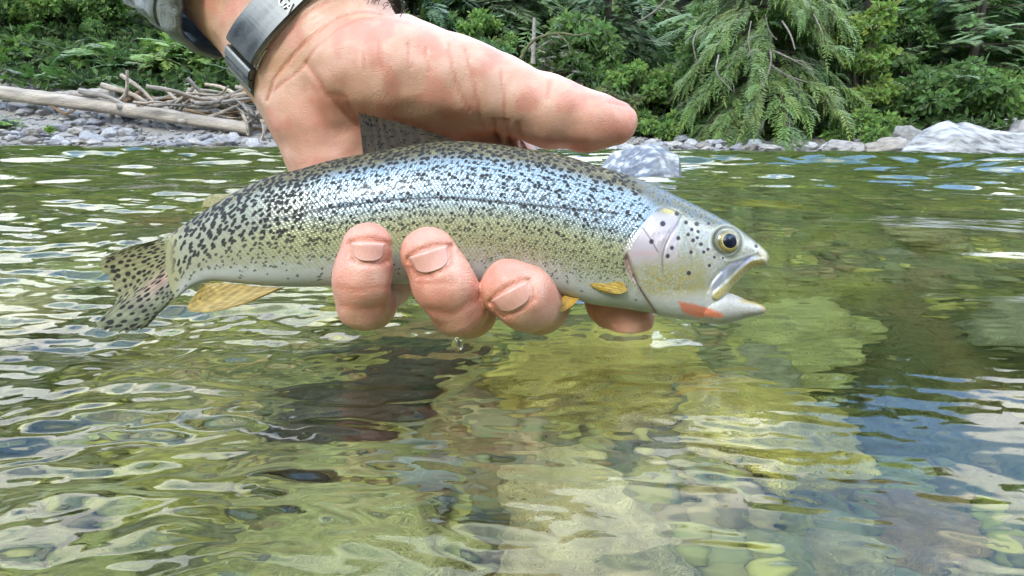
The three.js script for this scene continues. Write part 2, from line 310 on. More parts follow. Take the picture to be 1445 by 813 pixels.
log('driftwood_branch', [at(232, 124, 9.5), at(246, 138, 9.45), at(268, 152, 9.4)], .028, .018, paleWood, 'pale stick leaning down to the right, crossed by another stick on the pile', 'branch', null, 9);
log('driftwood_branch', [at(275, 122, 9.5), at(255, 140, 9.4), at(232, 160, 9.35)], .03, .018, bleached, 'pale stick leaning down to the left over the driftwood pile', 'branch', null, 10);
log('driftwood_branch', [at(290, 119, 9.6), at(312, 123, 9.5), at(338, 136, 9.4)], .022, .03, paleWood, 'curved pale branch on top of the driftwood pile beside the watch', 'branch', null, 11);
log('driftwood_branch', [at(172, 146, 9.5), at(184, 139, 9.5), at(200, 129, 9.55)], .03, .04, brownWood, 'brown broken branch standing at the left end of the driftwood pile', 'branch', null, 12);
reseed(515);
const stickGeos = [0, 1, 2, 3, 4].map((i) => limb([V(-.5, 0, 0), V(-.15, ran(-.04, .04), ran(-.04, .04)), V(.2, ran(-.05, .05), ran(-.05, .05)), V(.5, ran(-.06, .06), ran(-.06, .06))], .026, .012, 7, 14, .2, i * 3 + 20));
for (let i = 0; i < 74; i++) {
  const px = ran(165, 385), f = (px - 165) / 220, d = ran(9.1, 10), y0 = lerp(138, 128, f), py = ran(y0, lerp(158, 184, f)), s = ran(.4, 1.15);
  const wk = Math.floor(rnd() * 4), wn = ['bleached', 'grey', 'pale tan', 'dark brown'][wk], m = solo('driftwood_stick', stickGeos[i % 5], [bleached, greyWood, paleWood, brownWood][wk], wn + ' weathered stick heaped in the driftwood pile behind the long log', 'stick', wn + ' sticks heaped in the driftwood pile');
  m.position.copy(at(px, py, d)); m.rotation.set(ran(-.3, .3), ran(-.6, .6), ran(-.28, .28) + (rnd() < .12 ? ran(-.8, .8) : 0)); m.scale.set(s, s * ran(1, 1.9), s * ran(1, 1.9));
}
{ // root wad at the end of the log
  const o = at(362, 165, 9.0), g = thing('root_wad', 'tangled root wad with pale hanging roots at the end of the long log', 'root wad'); g.position.copy(o);
  reseed(616);
  const gs = []; for (let i = 0; i < 30; i++) { const a = ran(0, 6.28), b = ran(-.6, 1), l = ran(.16, .42), e = V(Math.cos(a) * l * .75, b * l, Math.sin(a) * l * .5); gs.push(limb([V(0, 0, 0), e.clone().multiplyScalar(.5).add(V(ran(-.05, .05), ran(-.05, .05), ran(-.05, .05))), e], ran(.02, .035), .007, 6, 10, .2, i)); }
  part('root_mass', mergeGeometries(gs), greyWood, g);
  for (const [a, b] of [[[-22, -8], [-12, 26]], [[8, 6], [6, 34]], [[6, 6], [26, 4]], [[22, 14], [36, 38]]]) part('hanging_root', limb([at(362 + a[0], 165 + a[1], 8.8).sub(o), at(362 + (a[0] + b[0]) / 2 + 3, 165 + (a[1] + b[1]) / 2, 8.78).sub(o), at(362 + b[0], 165 + b[1], 8.8).sub(o)], .022, .018, 7, 10, .15, a[0] + 50), paleWood, g);
}
// ---------------------------------------------------------------- trees and shrubs of the far bank
function frondGeo(pairs, w, droop, leafW, seed) { // flat spray of a conifer: a rib with slightly drooping side twigs, 1 long, pointing along +x
  reseed(seed); const P = [], I = [], C = [];
  const leaf = (a, b, wd, k) => { // thin folded blade from a to b
    const d = b.clone().sub(a), s = V(-d.z, 0, d.x).normalize().multiplyScalar(wd), m = a.clone().lerp(b, .45), n = P.length / 3, up = V(0, wd * .35, 0);
    for (const q of [a, m.clone().add(s).sub(up), b, m.clone().sub(s).sub(up), m.clone().add(up)]) { P.push(q.x, q.y, q.z); C.push(k, k, k); }
    I.push(n, n + 1, n + 4, n + 1, n + 2, n + 4, n + 2, n + 3, n + 4, n + 3, n, n + 4);
  };
  const rib = (t) => V(t, -droop * t * t, 0);
  for (let i = 0; i < 4; i++) leaf(rib(i / 4), rib((i + 1.15) / 4), .012, .8);
  for (let i = 0; i < pairs; i++) for (const s of [-1, 1]) {
    const t = (i + .6) / pairs, l = w * (.35 + .9 * Math.sin(Math.PI * Math.min(1, t * .8 + .18))) * ran(.75, 1.15), a = rib(t * .95), ang = ran(.75, 1.05);
    const b = a.clone().add(V(Math.cos(ang) * l, -l * ran(.1, .5) * (.4 + droop), s * Math.sin(ang) * l)); leaf(a, b, leafW * ran(.8, 1.2), ran(.8, 1.2));
  }
  leaf(rib(.9), rib(1.1), leafW, 1.1);
  return geo(P, I, null, C);
}
function clusterGeo(n, len, wid, seed, flatness) { // a twig's worth of pointed leaves, radius about 1
  reseed(seed); const P = [], I = [], C = [];
  for (let i = 0; i < n; i++) {
    const dir = V(ran(-1, 1), ran(-1, 1) * flatness + .15, ran(-1, 1)).normalize(), a = dir.clone().multiplyScalar(ran(.05, .65)), side = V(ran(-1, 1), ran(-.3, .3), ran(-1, 1)).cross(dir).normalize(), l = len * ran(.7, 1.2), w = wid * ran(.8, 1.2);
    const tip = a.clone().addScaledVector(dir, l).add(V(0, -l * ran(.05, .4), 0)), m = a.clone().lerp(tip, .45), nn = dir.clone().cross(side).normalize().multiplyScalar(w * .3), k = ran(.8, 1.2), b = P.length / 3;
    for (const q of [a, m.clone().addScaledVector(side, w), tip, m.clone().addScaledVector(side, -w), m.clone().sub(nn)]) { P.push(q.x, q.y, q.z); C.push(k, k, k); }
    I.push(b, b + 1, b + 4, b + 1, b + 2, b + 4, b + 2, b + 3, b + 4, b + 3, b, b + 4);
  }
  return geo(P, I, null, C);
}
const leafMat = new THREE.MeshPhysicalMaterial({ vertexColors: true, roughness: .55, side: THREE.DoubleSide, transmission: .5, thickness: 0, specularIntensity: .5 });
leafMat.roughness = .9;
const fronds = [frondGeo(11, .36, .25, .042, 11), frondGeo(10, .3, .55, .045, 12), frondGeo(12, .4, .1, .038, 13)];
const drapes = [frondGeo(13, .28, .9, .036, 14), frondGeo(12, .32, 1.2, .036, 15)];
const broad = [clusterGeo(15, .8, .2, 21, .7), clusterGeo(13, .7, .26, 22, .5), clusterGeo(18, .6, .14, 23, .9)];
const cedar = [frondGeo(8, .5, .5, .055, 16), frondGeo(9, .45, .8, .05, 17)];
function crownMesh(g, list, parent, tint, vary) {
  const im = new THREE.InstancedMesh(g, leafMat, list.length), c = new THREE.Color();
  list.forEach((m, i) => { im.setMatrixAt(i, m); const k = 1 + vary * (rnd() - .5) * 2, w = rnd(); c.setRGB(tint[0] * k * lerp(.9, 1.25, w * w), tint[1] * k, tint[2] * k * ran(.7, 1.2)); im.setColorAt(i, c); });
  im.name = 'crown'; im.userData.kind = 'stuff'; shadows(im); parent.add(im);
}
const xf = (p, yaw, pitch, roll, s) => new THREE.Matrix4().compose(p, new THREE.Quaternion().setFromEuler(new THREE.Euler(roll, yaw, pitch, 'YZX')), V(s, s, s));
// a conifer: trunk, limbs and sprays
function conifer(label, px, dist, h, rad, o = {}) {
  const { droop = .25, tint = [.05, .095, .03], frond = fronds, size = .36, n = 50, per = 18, bare = .1, vary = .35, low = .05, seed = 1, name = 'conifer', tip = 0 } = o;
  reseed(seed * 131 + 7);
  const b = at(px, 200, dist); b.y = bankH(b.x, dist) - .08;
  const t = thing(name, label, 'tree'); t.position.copy(b);
  part('trunk', limb([V(0, 0, 0), V(ran(-.06, .06), h * .4, ran(-.06, .06)), V(ran(-.05, .05), h * .75, 0), V(0, h, 0)], .035 * h * .5 + .03, .015, 9, 20, .1, seed), barkMat, t);
  const lists = frond.map(() => []), limbs = [];
  for (let i = 0; i < n; i++) {
    const f = low + (1 - low) * (i + rnd()) / n, y = f * h, len = rad * Math.pow(Math.sin(Math.PI * clamp(.5 + .5 * f, 0, 1)), .6) * (1 - .35 * f) * ran(.7, 1.15), yaw = ran(0, 6.283), rise = ran(.0, .35) * (f - .1);
    const tipV = V(Math.cos(yaw) * len, len * rise - droop * len, -Math.sin(yaw) * len), mid = V(Math.cos(yaw) * len * .5, len * rise * .8, -Math.sin(yaw) * len * .5);
    const st = V(0, y, 0), pos = (s) => V(0, 0, 0).addScaledVector(mid, 2 * s * (1 - s)).addScaledVector(tipV, s * s).add(st);
    limbs.push(limb([st, pos(.5), pos(.96)], .014 + .008 * (1 - f), .004, 5, 7, .1, i));
    for (let k = 0; k < per; k++) {
      const s = lerp(bare, 1, Math.pow((k + rnd()) / per, .75)), q = pos(s), side = (k % 2 ? 1 : -1), a = yaw + side * ran(.15, 1.1) * (1.1 - s * .6), li = Math.floor(rnd() * frond.length);
      q.add(V(ran(-.06, .06), ran(-.08, .05), ran(-.06, .06)));
      lists[li].push(xf(q, a, ran(-.35, .25) - droop * .5 * s, ran(-.4, .4), size * ran(.6, 1.15) * (1 - .25 * f)));
    }
  }
  part('branch', mergeGeometries(limbs), barkMat, t).userData.kind = 'stuff';
  frond.forEach((g, i) => crownMesh(g, lists[i], t, tint, vary));
  return t;
}
// a broadleaf or undergrowth shrub: stems and lumps of leaves with gaps between them
function shrub(label, px, dist, w, h, o = {}) {
  const { tint = [.07, .13, .03], leaves = broad, size = .13, lumps = 16, per = 26, vary = .35, lift = 0, seed = 1, name = 'shrub', flat = .6, cat = 'shrub' } = o;
  reseed(seed * 173 + 3);
  const b = at(px, 200, dist); b.y = bankH(b.x, dist) - .05 + lift;
  const t = thing(name, label, cat); t.position.copy(b);
  const lists = leaves.map(() => []), stems = [];
  for (let i = 0; i < lumps; i++) {
    const a = ran(0, 6.283), r = Math.sqrt(rnd()), c = V(Math.cos(a) * r * w, h * (.12 + .88 * Math.pow(rnd(), .8)) * Math.sqrt(1 - .75 * r * r), Math.sin(a) * r * w * .7), lr = Math.min(w, h) * ran(.16, .34);
    stems.push(limb([V(c.x * .15, 0, c.z * .15), V(c.x * .5, c.y * .55, c.z * .5), c], .016, .005, 5, 7, .15, i));
    for (let k = 0; k < per; k++) {
      const d = V(ran(-1, 1), ran(-1, 1), ran(-1, 1)).normalize().multiplyScalar(lr * Math.pow(rnd(), .4)); d.y *= flat;
      lists[Math.floor(rnd() * leaves.length)].push(xf(c.clone().add(d), ran(0, 6.28), ran(-.5, .2), ran(-.5, .5), size * ran(.65, 1.25)));
    }
  }
  part('stem', mergeGeometries(stems), barkMat, t).userData.kind = 'stuff';
  leaves.forEach((g, i) => crownMesh(g, lists[i], t, tint, vary));
  return t;
}
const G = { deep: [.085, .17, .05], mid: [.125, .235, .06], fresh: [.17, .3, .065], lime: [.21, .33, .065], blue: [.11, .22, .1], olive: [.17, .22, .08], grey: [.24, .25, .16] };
// left bank
conifer('dark cedar behind the driftwood at the far side of the bank', 40, 13.2, 3.9, 1.5, { tint: G.deep, frond: cedar, size: .5, droop: .5, n: 54, seed: 2, name: 'cedar_tree' });
conifer('tall dark hemlock rising behind the bleached log', 150, 14, 4.3, 1.5, { tint: G.mid, frond: fronds, droop: .3, n: 56, seed: 3 });
conifer('cedar with drooping green sprays directly above the driftwood pile', 250, 13.4, 3.8, 1.4, { tint: G.mid, frond: cedar, size: .48, droop: .55, n: 52, seed: 4, name: 'cedar_tree' });
conifer('hemlock hidden in part by the sleeve and the watch', 360, 14, 4.2, 1.5, { tint: G.deep, n: 50, seed: 5 });
conifer('dark conifer on the bank above the wrist', 480, 13.6, 4.1, 1.4, { tint: G.deep, n: 46, seed: 6 });
shrub('mid green bush on the bank above the brown log', 25, 11.9, 1.0, 1.35, { tint: G.mid, seed: 7, lumps: 22, per: 34 });
shrub('bright green leafy bush left of the sleeve above the driftwood', 120, 12, 1.1, 1.4, { tint: G.fresh, seed: 8, lumps: 22, per: 34, size: .14 });
shrub('dark green bush between the bright bush and the fern', 190, 12.2, .9, 1.5, { tint: G.mid, seed: 9, lumps: 20, per: 34 });
shrub('yellow-green fern patch just below the sleeve', 268, 11.2, .75, .5, { tint: G.lime, leaves: [fronds[0], fronds[2]], size: .34, lumps: 14, per: 12, seed: 10, name: 'fern', cat: 'fern' });
shrub('low green fern hanging over the brown log', 150, 11.1, .8, .35, { tint: G.fresh, leaves: [fronds[0], fronds[2]], size: .3, lumps: 12, per: 12, seed: 11, name: 'fern', cat: 'fern' });
shrub('grassy green tuft on the gravel under the bleached log', 30, 9.0, .35, .16, { tint: G.fresh, leaves: [fronds[2]], size: .14, lumps: 8, per: 14, seed: 12, name: 'grass_tuft', cat: 'tuft' });
shrub('small bright weed on the gravel bar near the waterline', 62, 8.75, .14, .14, { tint: G.lime, leaves: [broad[0]], size: .06, lumps: 6, per: 10, seed: 13, name: 'weed', cat: 'weed' });
log('bare_trunk', [at(90, 110, 12.4), at(92, 50, 12.5), at(88, -40, 12.6)], .1, .08, brownWood, 'bare brown tree trunk standing among the bushes', 'trunk', null, 14);
// behind the thumb
conifer('soft green hemlock on the bank right above the thumb base', 610, 13.2, 3.7, 1.5, { tint: G.blue, size: .4, droop: .35, n: 58, seed: 15 });
conifer('grey-green conifer standing behind the mossy branch', 730, 14.2, 4.0, 1.5, { tint: G.mid, n: 54, seed: 16 });
conifer('dark spruce left of the big drooping tree', 850, 13.6, 3.1, 1.3, { tint: G.deep, n: 50, seed: 17 });
shrub('blue-green bush above the middle of the thumb', 640, 11.8, .9, 1.1, { tint: G.blue, leaves: [fronds[1], broad[2]], size: .2, seed: 18, lumps: 20, per: 26 });
shrub('leafy green shrub under the mossy branch behind the thumb', 760, 11.5, .8, .75, { tint: G.fresh, seed: 19, lumps: 18, per: 28 });
shrub('olive undergrowth shrub just above the thumb tip', 845, 11.2, .7, .75, { tint: G.olive, seed: 20, lumps: 18, per: 26 });
shrub('low bright undergrowth right of the thumb tip at the shore', 935, 10.9, .6, .42, { tint: G.fresh, seed: 21, lumps: 14, per: 26 });
shrub('dry grey twiggy shrub with dead sprays above the thumb', 775, 11.6, .5, 1.7, { tint: G.grey, leaves: [fronds[2]], size: .24, lumps: 16, per: 7, seed: 22 });
log('mossy_branch', [at(735, 82, 11.0), at(752, 58, 10.9), at(785, 47, 10.85), at(815, 50, 10.8), at(832, 46, 10.8)], .032, .012, woodMat(rgb(.16, .17, .07)), 'mossy bent branch arching over the shrubs behind the thumb', 'branch', null, 15);
log('mossy_branch', [at(785, 47, 10.85), at(800, 60, 10.8), at(806, 78, 10.8)], .016, .008, woodMat(rgb(.2, .19, .11)), 'short dead twig hanging from the mossy bent branch', 'branch', null, 16);
log('bare_trunk', [at(752, 90, 11.3), at(753, 55, 11.3), at(754, 25, 11.35)], .04, .025, greyWood, 'grey dead stump rising behind the mossy bent branch', 'trunk', null, 17);
const twigMat = woodMat(rgb(.27, .25, .21));
// the big drooping tree
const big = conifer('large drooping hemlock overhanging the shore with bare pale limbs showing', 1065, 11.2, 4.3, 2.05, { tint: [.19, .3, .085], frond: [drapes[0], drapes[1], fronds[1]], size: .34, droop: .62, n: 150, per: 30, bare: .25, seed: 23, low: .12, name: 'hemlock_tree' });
{
  const o = big.position, put = (pts, r0, r1, seed) => part('bare_limb', limb(pts.map((p) => at(...p).sub(o)), r0, r1, 7, 16, .15, seed), twigMat, big);
  put([[1085, 62, 10.3], [1088, 88, 9.9], [1076, 126, 9.6]], .02, .008, 1); put([[1088, 70, 10.2], [1120, 85, 9.8], [1152, 104, 9.6]], .018, .006, 2);
  put([[1088, 92, 9.9], [1110, 106, 9.7], [1145, 118, 9.6]], .016, .006, 3); put([[1014, 78, 9.9], [1012, 104, 9.6], [1033, 128, 9.5]], .016, .006, 4);
  put([[1104, 30, 10], [1116, 50, 9.7], [1122, 70, 9.6]], .015, .01, 5); put([[902, 30, 10.6], [924, 16, 10.3], [940, 0, 10.2]], .015, .02, 6);
  put([[1064, 196, 9.9], [1074, 184, 9.8], [1078, 168, 9.8]], .018, .014, 7); put([[1108, 196, 9.8], [1113, 182, 9.8], [1114, 162, 9.8]], .016, .012, 8);
  put([[1020, 108, 9.65], [1034, 118, 9.55], [1036, 130, 9.5]], .009, .004, 9); put([[1112, 106, 9.7], [1128, 120, 9.6], [1130, 132, 9.55]], .009, .004, 10); put([[1120, 84, 9.8], [1136, 88, 9.7], [1150, 92, 9.6]], .009, .004, 11);
  put([[1096, 56, 9.9], [1086, 44, 9.9], [1080, 20, 10]], .01, .005, 12); put([[1148, 20, 9.9], [1160, 46, 9.7], [1162, 66, 9.65]], .012, .006, 13); put([[1060, 30, 9.9], [1056, 60, 9.7], [1062, 84, 9.6]], .01, .005, 14); put([[985, 40, 10], [978, 62, 9.8], [984, 90, 9.7]], .012, .006, 15);
}
shrub('yellow-green maple crown beside the drooping tree, brightest foliage of the far bank', 1205, 10.8, .55, 2.0, { tint: G.lime, leaves: [broad[0], broad[1]], size: .13, lumps: 30, per: 32, seed: 24, name: 'young_maple', cat: 'tree' });
conifer('dark conifer in the gap between the drooping tree and the fir', 1270, 13.4, 4.0, 1.2, { tint: G.deep, n: 46, seed: 25 });
conifer('green fir with level layered sprays above the long pale boulder', 1350, 11.8, 4.0, 1.75, { tint: [.14, .27, .075], frond: [fronds[0], fronds[2]], size: .38, droop: .14, n: 96, per: 22, seed: 26, low: .03, name: 'fir_tree' });
conifer('fir at the right edge of the photo behind the boulders', 1480, 12.4, 4.2, 1.6, { tint: G.mid, size: .44, droop: .15, n: 60, seed: 27, name: 'fir_tree' });
shrub('low bush between the drooping tree and the tan boulder', 1215, 10.2, .5, .5, { tint: G.fresh, seed: 28, lumps: 14, per: 26 });
shrub('small pale green bush leaning over the tan boulder', 1240, 9.7, .2, .2, { tint: G.fresh, seed: 29, lumps: 8, per: 14, size: .09 });
shrub('green bush filling the foot of the layered fir', 1330, 10.9, 1.1, .9, { tint: G.mid, leaves: [fronds[0], broad[2]], size: .2, seed: 30, lumps: 24, per: 26 });
// the wood behind, on the hillside, and the wood on the near bank behind the photographer
function wood(label, spots, tint, seed) {
  reseed(seed); const lists = [[], [], []], trunks = [];
  for (const [x, z, y, h, r] of spots) {
    trunks.push(limb([V(x, y - .2, z), V(x, y + h * .6, z), V(x, y + h, z)], .08 + h * .012, .03, 6, 6, .1, x));
    const n = Math.round(90 * h * r / 4);
    for (let k = 0; k < n; k++) { const f = Math.pow(rnd(), 1.2), a = ran(0, 6.283), l = r * (1 - .75 * f) * Math.sqrt(ran(.15, 1)); lists[Math.floor(rnd() * 3)].push(xf(V(x + Math.cos(a) * l, y + h * (.04 + f * .96), z - Math.sin(a) * l), a + ran(-.6, .6), ran(-.5, .1), ran(-.3, .3), ran(.6, 1.15))); }
  }
  const g = thing('woodland', label, 'woodland'); g.userData.kind = 'stuff';
  part('trunk', mergeGeometries(trunks), barkMat, g);
  lists.forEach((l, i) => crownMesh(fronds[i], l, g, tint, .4));
}
reseed(2323);
{
  const lists = [[], [], []], g = thing('undergrowth', 'low ferns and undergrowth covering the forest floor of the far bank', 'undergrowth'); g.userData.kind = 'stuff';
  for (let i = 0; i < 11000; i++) { const x = ran(-20, 17), d = bankShore(x) + lerp(1.4, 1.9, ss(-1, -4, x)) + 6 * Math.pow(rnd(), 1.3); lists[i % 3].push(xf(V(x, bankH(x, d) + ran(.02, .22), -d), ran(0, 6.28), ran(-.1, .7), ran(-.4, .4), ran(.25, .55))); }
  crownMesh(fronds[0], lists[0], g, [.09, .18, .04], .45); crownMesh(broad[0], lists[1].map((m) => m.scale(V(.45, .45, .45))), g, [.09, .18, .04], .45); crownMesh(broad[2], lists[2].map((m) => m.scale(V(.5, .5, .5))), g, [.075, .14, .04], .45);
}
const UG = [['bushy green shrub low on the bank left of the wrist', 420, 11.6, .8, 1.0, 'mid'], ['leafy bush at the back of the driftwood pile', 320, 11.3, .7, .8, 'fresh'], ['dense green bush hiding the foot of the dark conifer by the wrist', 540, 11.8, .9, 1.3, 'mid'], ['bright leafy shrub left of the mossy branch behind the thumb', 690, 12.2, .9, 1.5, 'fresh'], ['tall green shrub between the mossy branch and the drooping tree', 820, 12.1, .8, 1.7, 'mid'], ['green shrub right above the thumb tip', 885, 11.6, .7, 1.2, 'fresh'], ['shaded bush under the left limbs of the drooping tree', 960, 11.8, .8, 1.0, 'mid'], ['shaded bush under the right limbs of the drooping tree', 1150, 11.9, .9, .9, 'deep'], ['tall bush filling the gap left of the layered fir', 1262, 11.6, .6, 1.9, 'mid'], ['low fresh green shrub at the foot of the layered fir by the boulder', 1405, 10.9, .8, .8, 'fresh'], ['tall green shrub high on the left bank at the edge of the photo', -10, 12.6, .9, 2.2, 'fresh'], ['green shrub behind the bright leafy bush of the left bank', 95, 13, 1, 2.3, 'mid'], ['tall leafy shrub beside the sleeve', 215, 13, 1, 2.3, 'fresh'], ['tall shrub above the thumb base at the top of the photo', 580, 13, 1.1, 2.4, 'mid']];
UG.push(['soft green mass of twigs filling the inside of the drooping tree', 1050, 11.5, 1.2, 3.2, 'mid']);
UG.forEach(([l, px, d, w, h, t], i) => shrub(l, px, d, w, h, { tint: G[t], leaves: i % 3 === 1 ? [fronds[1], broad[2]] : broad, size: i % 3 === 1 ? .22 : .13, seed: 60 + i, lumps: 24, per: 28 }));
reseed(4242);
{
  const spots = [];
  for (let i = 0; i < 210; i++) { const d = 14.5 + 13 * rnd(), x = ran(-1.75, 1.5) * d, y = bankH(x, d); const hh = ran(3, 4.8), rr = ran(.9, 1.6), low = ss(-.03, .02, x / d) * ss(.36, .3, x / d); spots.push([x, -d, y, Math.max(1.2, lerp(hh, Math.min(hh, .225 * d - y), low)), rr]); }
  wood('dark young conifer wood covering the hillside behind the far bank', spots, [.13, .24, .065], 5);
  const back = [];
  for (let i = 0; i < 60; i++) { const a = ran(.15, 2.99), d = ran(9, 17); back.push([Math.cos(a) * d * 1.1, Math.sin(a) * d * .8 + 2, -.1, ran(5, 8), ran(1.4, 2.4)]); }
  wood('conifer wood on the near bank of the river', back, [.05, .1, .03], 6);
}

// ================================================================ THE TROUT
// modelled side on, in hundredths of the photograph's width at arm's length; PXM turns those into metres
const FD = .19, PXM = FD / FPX;
const trout = thing('trout', 'silver trout with dense black spots, open mouth and orange throat slash, held over the water', 'fish');
{
  const base = L(640, 300, FD); trout.quaternion.copy(camQ); trout.position.copy(toWorld(base));
  const depthAt = (X) => FD + .0075 * Math.pow(clamp((440 - X) / 300, 0, 1.2), 1.6) + -.003 * ss(700, 1080, X);
  const F = (X, Y, zf = 0) => { const d = depthAt(X) - zf; return L(X, Y, d).sub(base); };     // zf: towards the viewer
  const cr = (a, b, c, d, t) => .5 * (2 * b + (c - a) * t + (2 * a - 5 * b + 4 * c - d) * t * t + (3 * b - a - 3 * c + d) * t * t * t);
  const along = (S, s) => { const n = S.length - 1, f = clamp(s, 0, 1) * n, i = Math.min(Math.floor(f), n - 1), t = f - i, k = (j) => S[clamp(j, 0, n)]; return S[0].map((_, q) => cr(k(i - 1)[q], k(i)[q], k(i + 1)[q], k(i + 2)[q], t)); };
  // stations from the tail to the snout: top x, y, bottom x, y, half thickness (mm)
  const BODY = [[224, 343, 238, 431, .5], [242, 330, 254, 417, 2.3], [258, 318, 270, 405, 3.6], [289, 297, 296, 397, 5.2], [322, 276, 322, 398, 6.6], [371, 252, 362, 402, 8.6], [421, 239, 413, 405, 10.2], [467, 226, 465, 404, 11.3], [520, 216, 515, 402, 12], [582, 204.5, 576, 401, 12.5], [635, 199, 632, 402, 12.7], [688, 202, 688, 404, 12.8], [745, 210, 742, 407, 12.6], [794, 219, 786, 414, 12.4], [840, 233, 830, 428, 12.2], [883, 246, 868, 434, 12.2], [925, 262, 908, 440, 12.2], [952, 275, 945, 447, 11.8], [972, 284.5, 970, 451, 11.3], [988, 292.5, 991, 455, 10.6], [1002, 299.5, 1008, 456, 9.8], [1014, 306, 1020, 440, 9.3], [1024, 311.5, 1029, 408, 8.9], [1036, 319, 1042, 393, 8.2], [1050, 328, 1055, 380, 7], [1063, 338, 1067, 374, 5.8], [1074, 347, 1076, 372.5, 4.5], [1082, 355, 1082, 371.5, 3], [1085.5, 362, 1085, 369, 1]];
  const JAW = [[986, 428, 984, 446, 3], [998, 416, 994, 454, 7.2], [1012, 411, 1008, 457.6, 8.3], [1026, 412.5, 1022, 458, 8.1], [1038, 416.5, 1037, 454.5, 7], [1052, 422.5, 1054, 449, 5.8], [1066, 426.5, 1068, 446, 4.4], [1076, 430.5, 1077, 443, 3], [1081, 435, 1080.5, 440, 1]];
  const inPoly = (P, x, y) => { let c = false; for (let i = 0, j = P.length - 1; i < P.length; j = i++) if ((P[i][1] > y) !== (P[j][1] > y) && x < (P[j][0] - P[i][0]) * (y - P[i][1]) / (P[j][1] - P[i][1]) + P[i][0]) c = !c; return c; };
  const segD = (x, y, a, b) => { const dx = b[0] - a[0], dy = b[1] - a[1], t = clamp(((x - a[0]) * dx + (y - a[1]) * dy) / (dx * dx + dy * dy), 0, 1); return Math.hypot(x - a[0] - t * dx, y - a[1] - t * dy); };
  const lineD = (P, x, y) => { if (!P.box) P.box = [Math.min(...P.map((q) => q[0])) - 30, Math.max(...P.map((q) => q[0])) + 30, Math.min(...P.map((q) => q[1])) - 30, Math.max(...P.map((q) => q[1])) + 30]; const k = P.box; if (x < k[0] || x > k[1] || y < k[2] || y > k[3]) return 30; let d = 1e9; for (let i = 0; i < P.length - 1; i++) d = Math.min(d, segD(x, y, P[i], P[i + 1])); return d; };
  const polyS = (P, x, y) => { if (!P.ring) P.ring = [...P, P[0]]; const d = lineD(P.ring, x, y); return inPoly(P, x, y) ? d : -d; };
  const GILL = [[934, 292], [918, 302], [903, 317], [891, 337], [885, 354], [887, 372], [893, 388], [901, 402], [913, 421], [926, 440], [938, 447]];
  const COVER = [...GILL, [990, 452], [1000, 380], [980, 320], [957, 298]];
  const SLIT = [[884.5, 357], [881, 366], [884, 380], [892, 393], [901, 401], [897, 390], [891, 377], [888, 366]];
  const PREOP = [[962, 304], [955, 318], [944, 333], [937, 348], [934, 362], [935, 378], [941, 394], [953, 404], [970, 410]];
  const SUBOP = [[889, 372], [904, 382], [920, 392], [938, 400], [955, 412]];
  const CHEEKL = [[966, 306], [964, 322], [970, 340], [976, 358], [976, 376]];
  const JAWLINE = [[1076, 369], [1062, 371], [1050, 380], [1037, 393], [1024, 406], [1011, 417]];
  const JAWTOP = [[1068, 360], [1048, 367], [1030, 373], [1014, 385], [1003, 399], [999, 410]];
  const SLASH = [[957, 422], [965, 424], [979, 427], [1000, 435], [1014, 440], [1022, 445], [1016, 448.5], [990, 447], [972, 442], [963, 436]];
  const NAPE = [[925, 300], [938, 294], [950, 299], [961, 305]];
  const OPLINE = [[907, 324], [917, 338], [928, 355]];
  const OPPINK = [[893, 358], [908, 356], [925, 358]];
  const LIPIN = [[1060, 367], [1040, 375], [1022, 387], [1008, 402]];
  const LIPDARK = [[1058, 365], [1036, 372], [1018, 382]];
  const UNDEREYE = [[1018, 364], [1032, 367], [1050, 362], [1066, 357]];
  const GILLLOW = GILL.slice(6);
  const EYE = [1026, 341];
  const HEADSPOT = [[935, 318, 4], [919, 342, 3.4], [957, 338, 3], [948, 351, 3], [942, 361, 3], [976, 326, 2.6], [968, 316, 3], [971, 333, 2.6], [978, 341, 2.8], [984, 337, 2.6], [989, 346, 3], [985, 328, 2.6], [983, 317, 3.4], [975, 357, 2.6], [999, 353, 2.3], [993, 357, 2.5], [1008, 364, 2], [1001, 375, 2.3], [1020, 365, 1.6], [972, 384, 3.2], [1000, 316, 2.4], [955, 304, 3.4]];
  const headness = (X, Y) => ss(Y < 296 ? -20 : -9, Y < 296 ? 12 : 5, X - (Y < 292 ? 926 - (292 - Y) * .55 : Y < 356 ? lerp(930, 886, (Y - 292) / 64) : lerp(886, 930, (Y - 356) / 90)));
  // relief along the normal, metres
  function relief(X, Y, jaw) {
    let h = 0;
    if (X > 860) {
      const s = polyS(COVER, X, Y); h += .0008 * ss(-4, 4, s) * ss(1010, 960, X);
      const q = polyS(SLIT, X, Y); h -= .0016 * ss(-1.5, 2.5, q);
      h -= .00035 * Math.exp(-Math.pow(lineD(PREOP, X, Y) / 2.2, 2)) + .0002 * Math.exp(-Math.pow(lineD(SUBOP, X, Y) / 2.4, 2)) + .0002 * Math.exp(-Math.pow(lineD(CHEEKL, X, Y) / 3, 2));
      h += .0004 * ss(0, 2, X > 933 ? 6 - lineD(PREOP, X, Y) - 4 : 0);
      if (!jaw) { const m = lineD(JAWLINE, X, Y); h += .0007 * ss(7.5, 4.5, m); h -= .0005 * Math.exp(-Math.pow((lineD(JAWTOP, X, Y)) / 3, 2)); }
      const e = Math.hypot(X - EYE[0], Y - EYE[1]); h -= .0009 * ss(19, 15, e); h += .00025 * Math.exp(-Math.pow((e - 22) / 3.5, 2));
      h += .00009 * fbm2(X * .11, Y * .11, 3) * ss(900, 930, X);
      if (!jaw) h -= .0006 * Math.exp(-Math.pow(Math.hypot(X - 1067, Y - 347) / 2.6, 2));
    }
    h -= .00012 * Math.exp(-Math.pow((Y - (280 + Math.max(0, X - 640) * .095 + Math.pow(Math.max(0, 640 - X), 2) * .0005)) / 2, 2)) * ss(330, 430, X) * ss(890, 860, X);
    return h;
  }
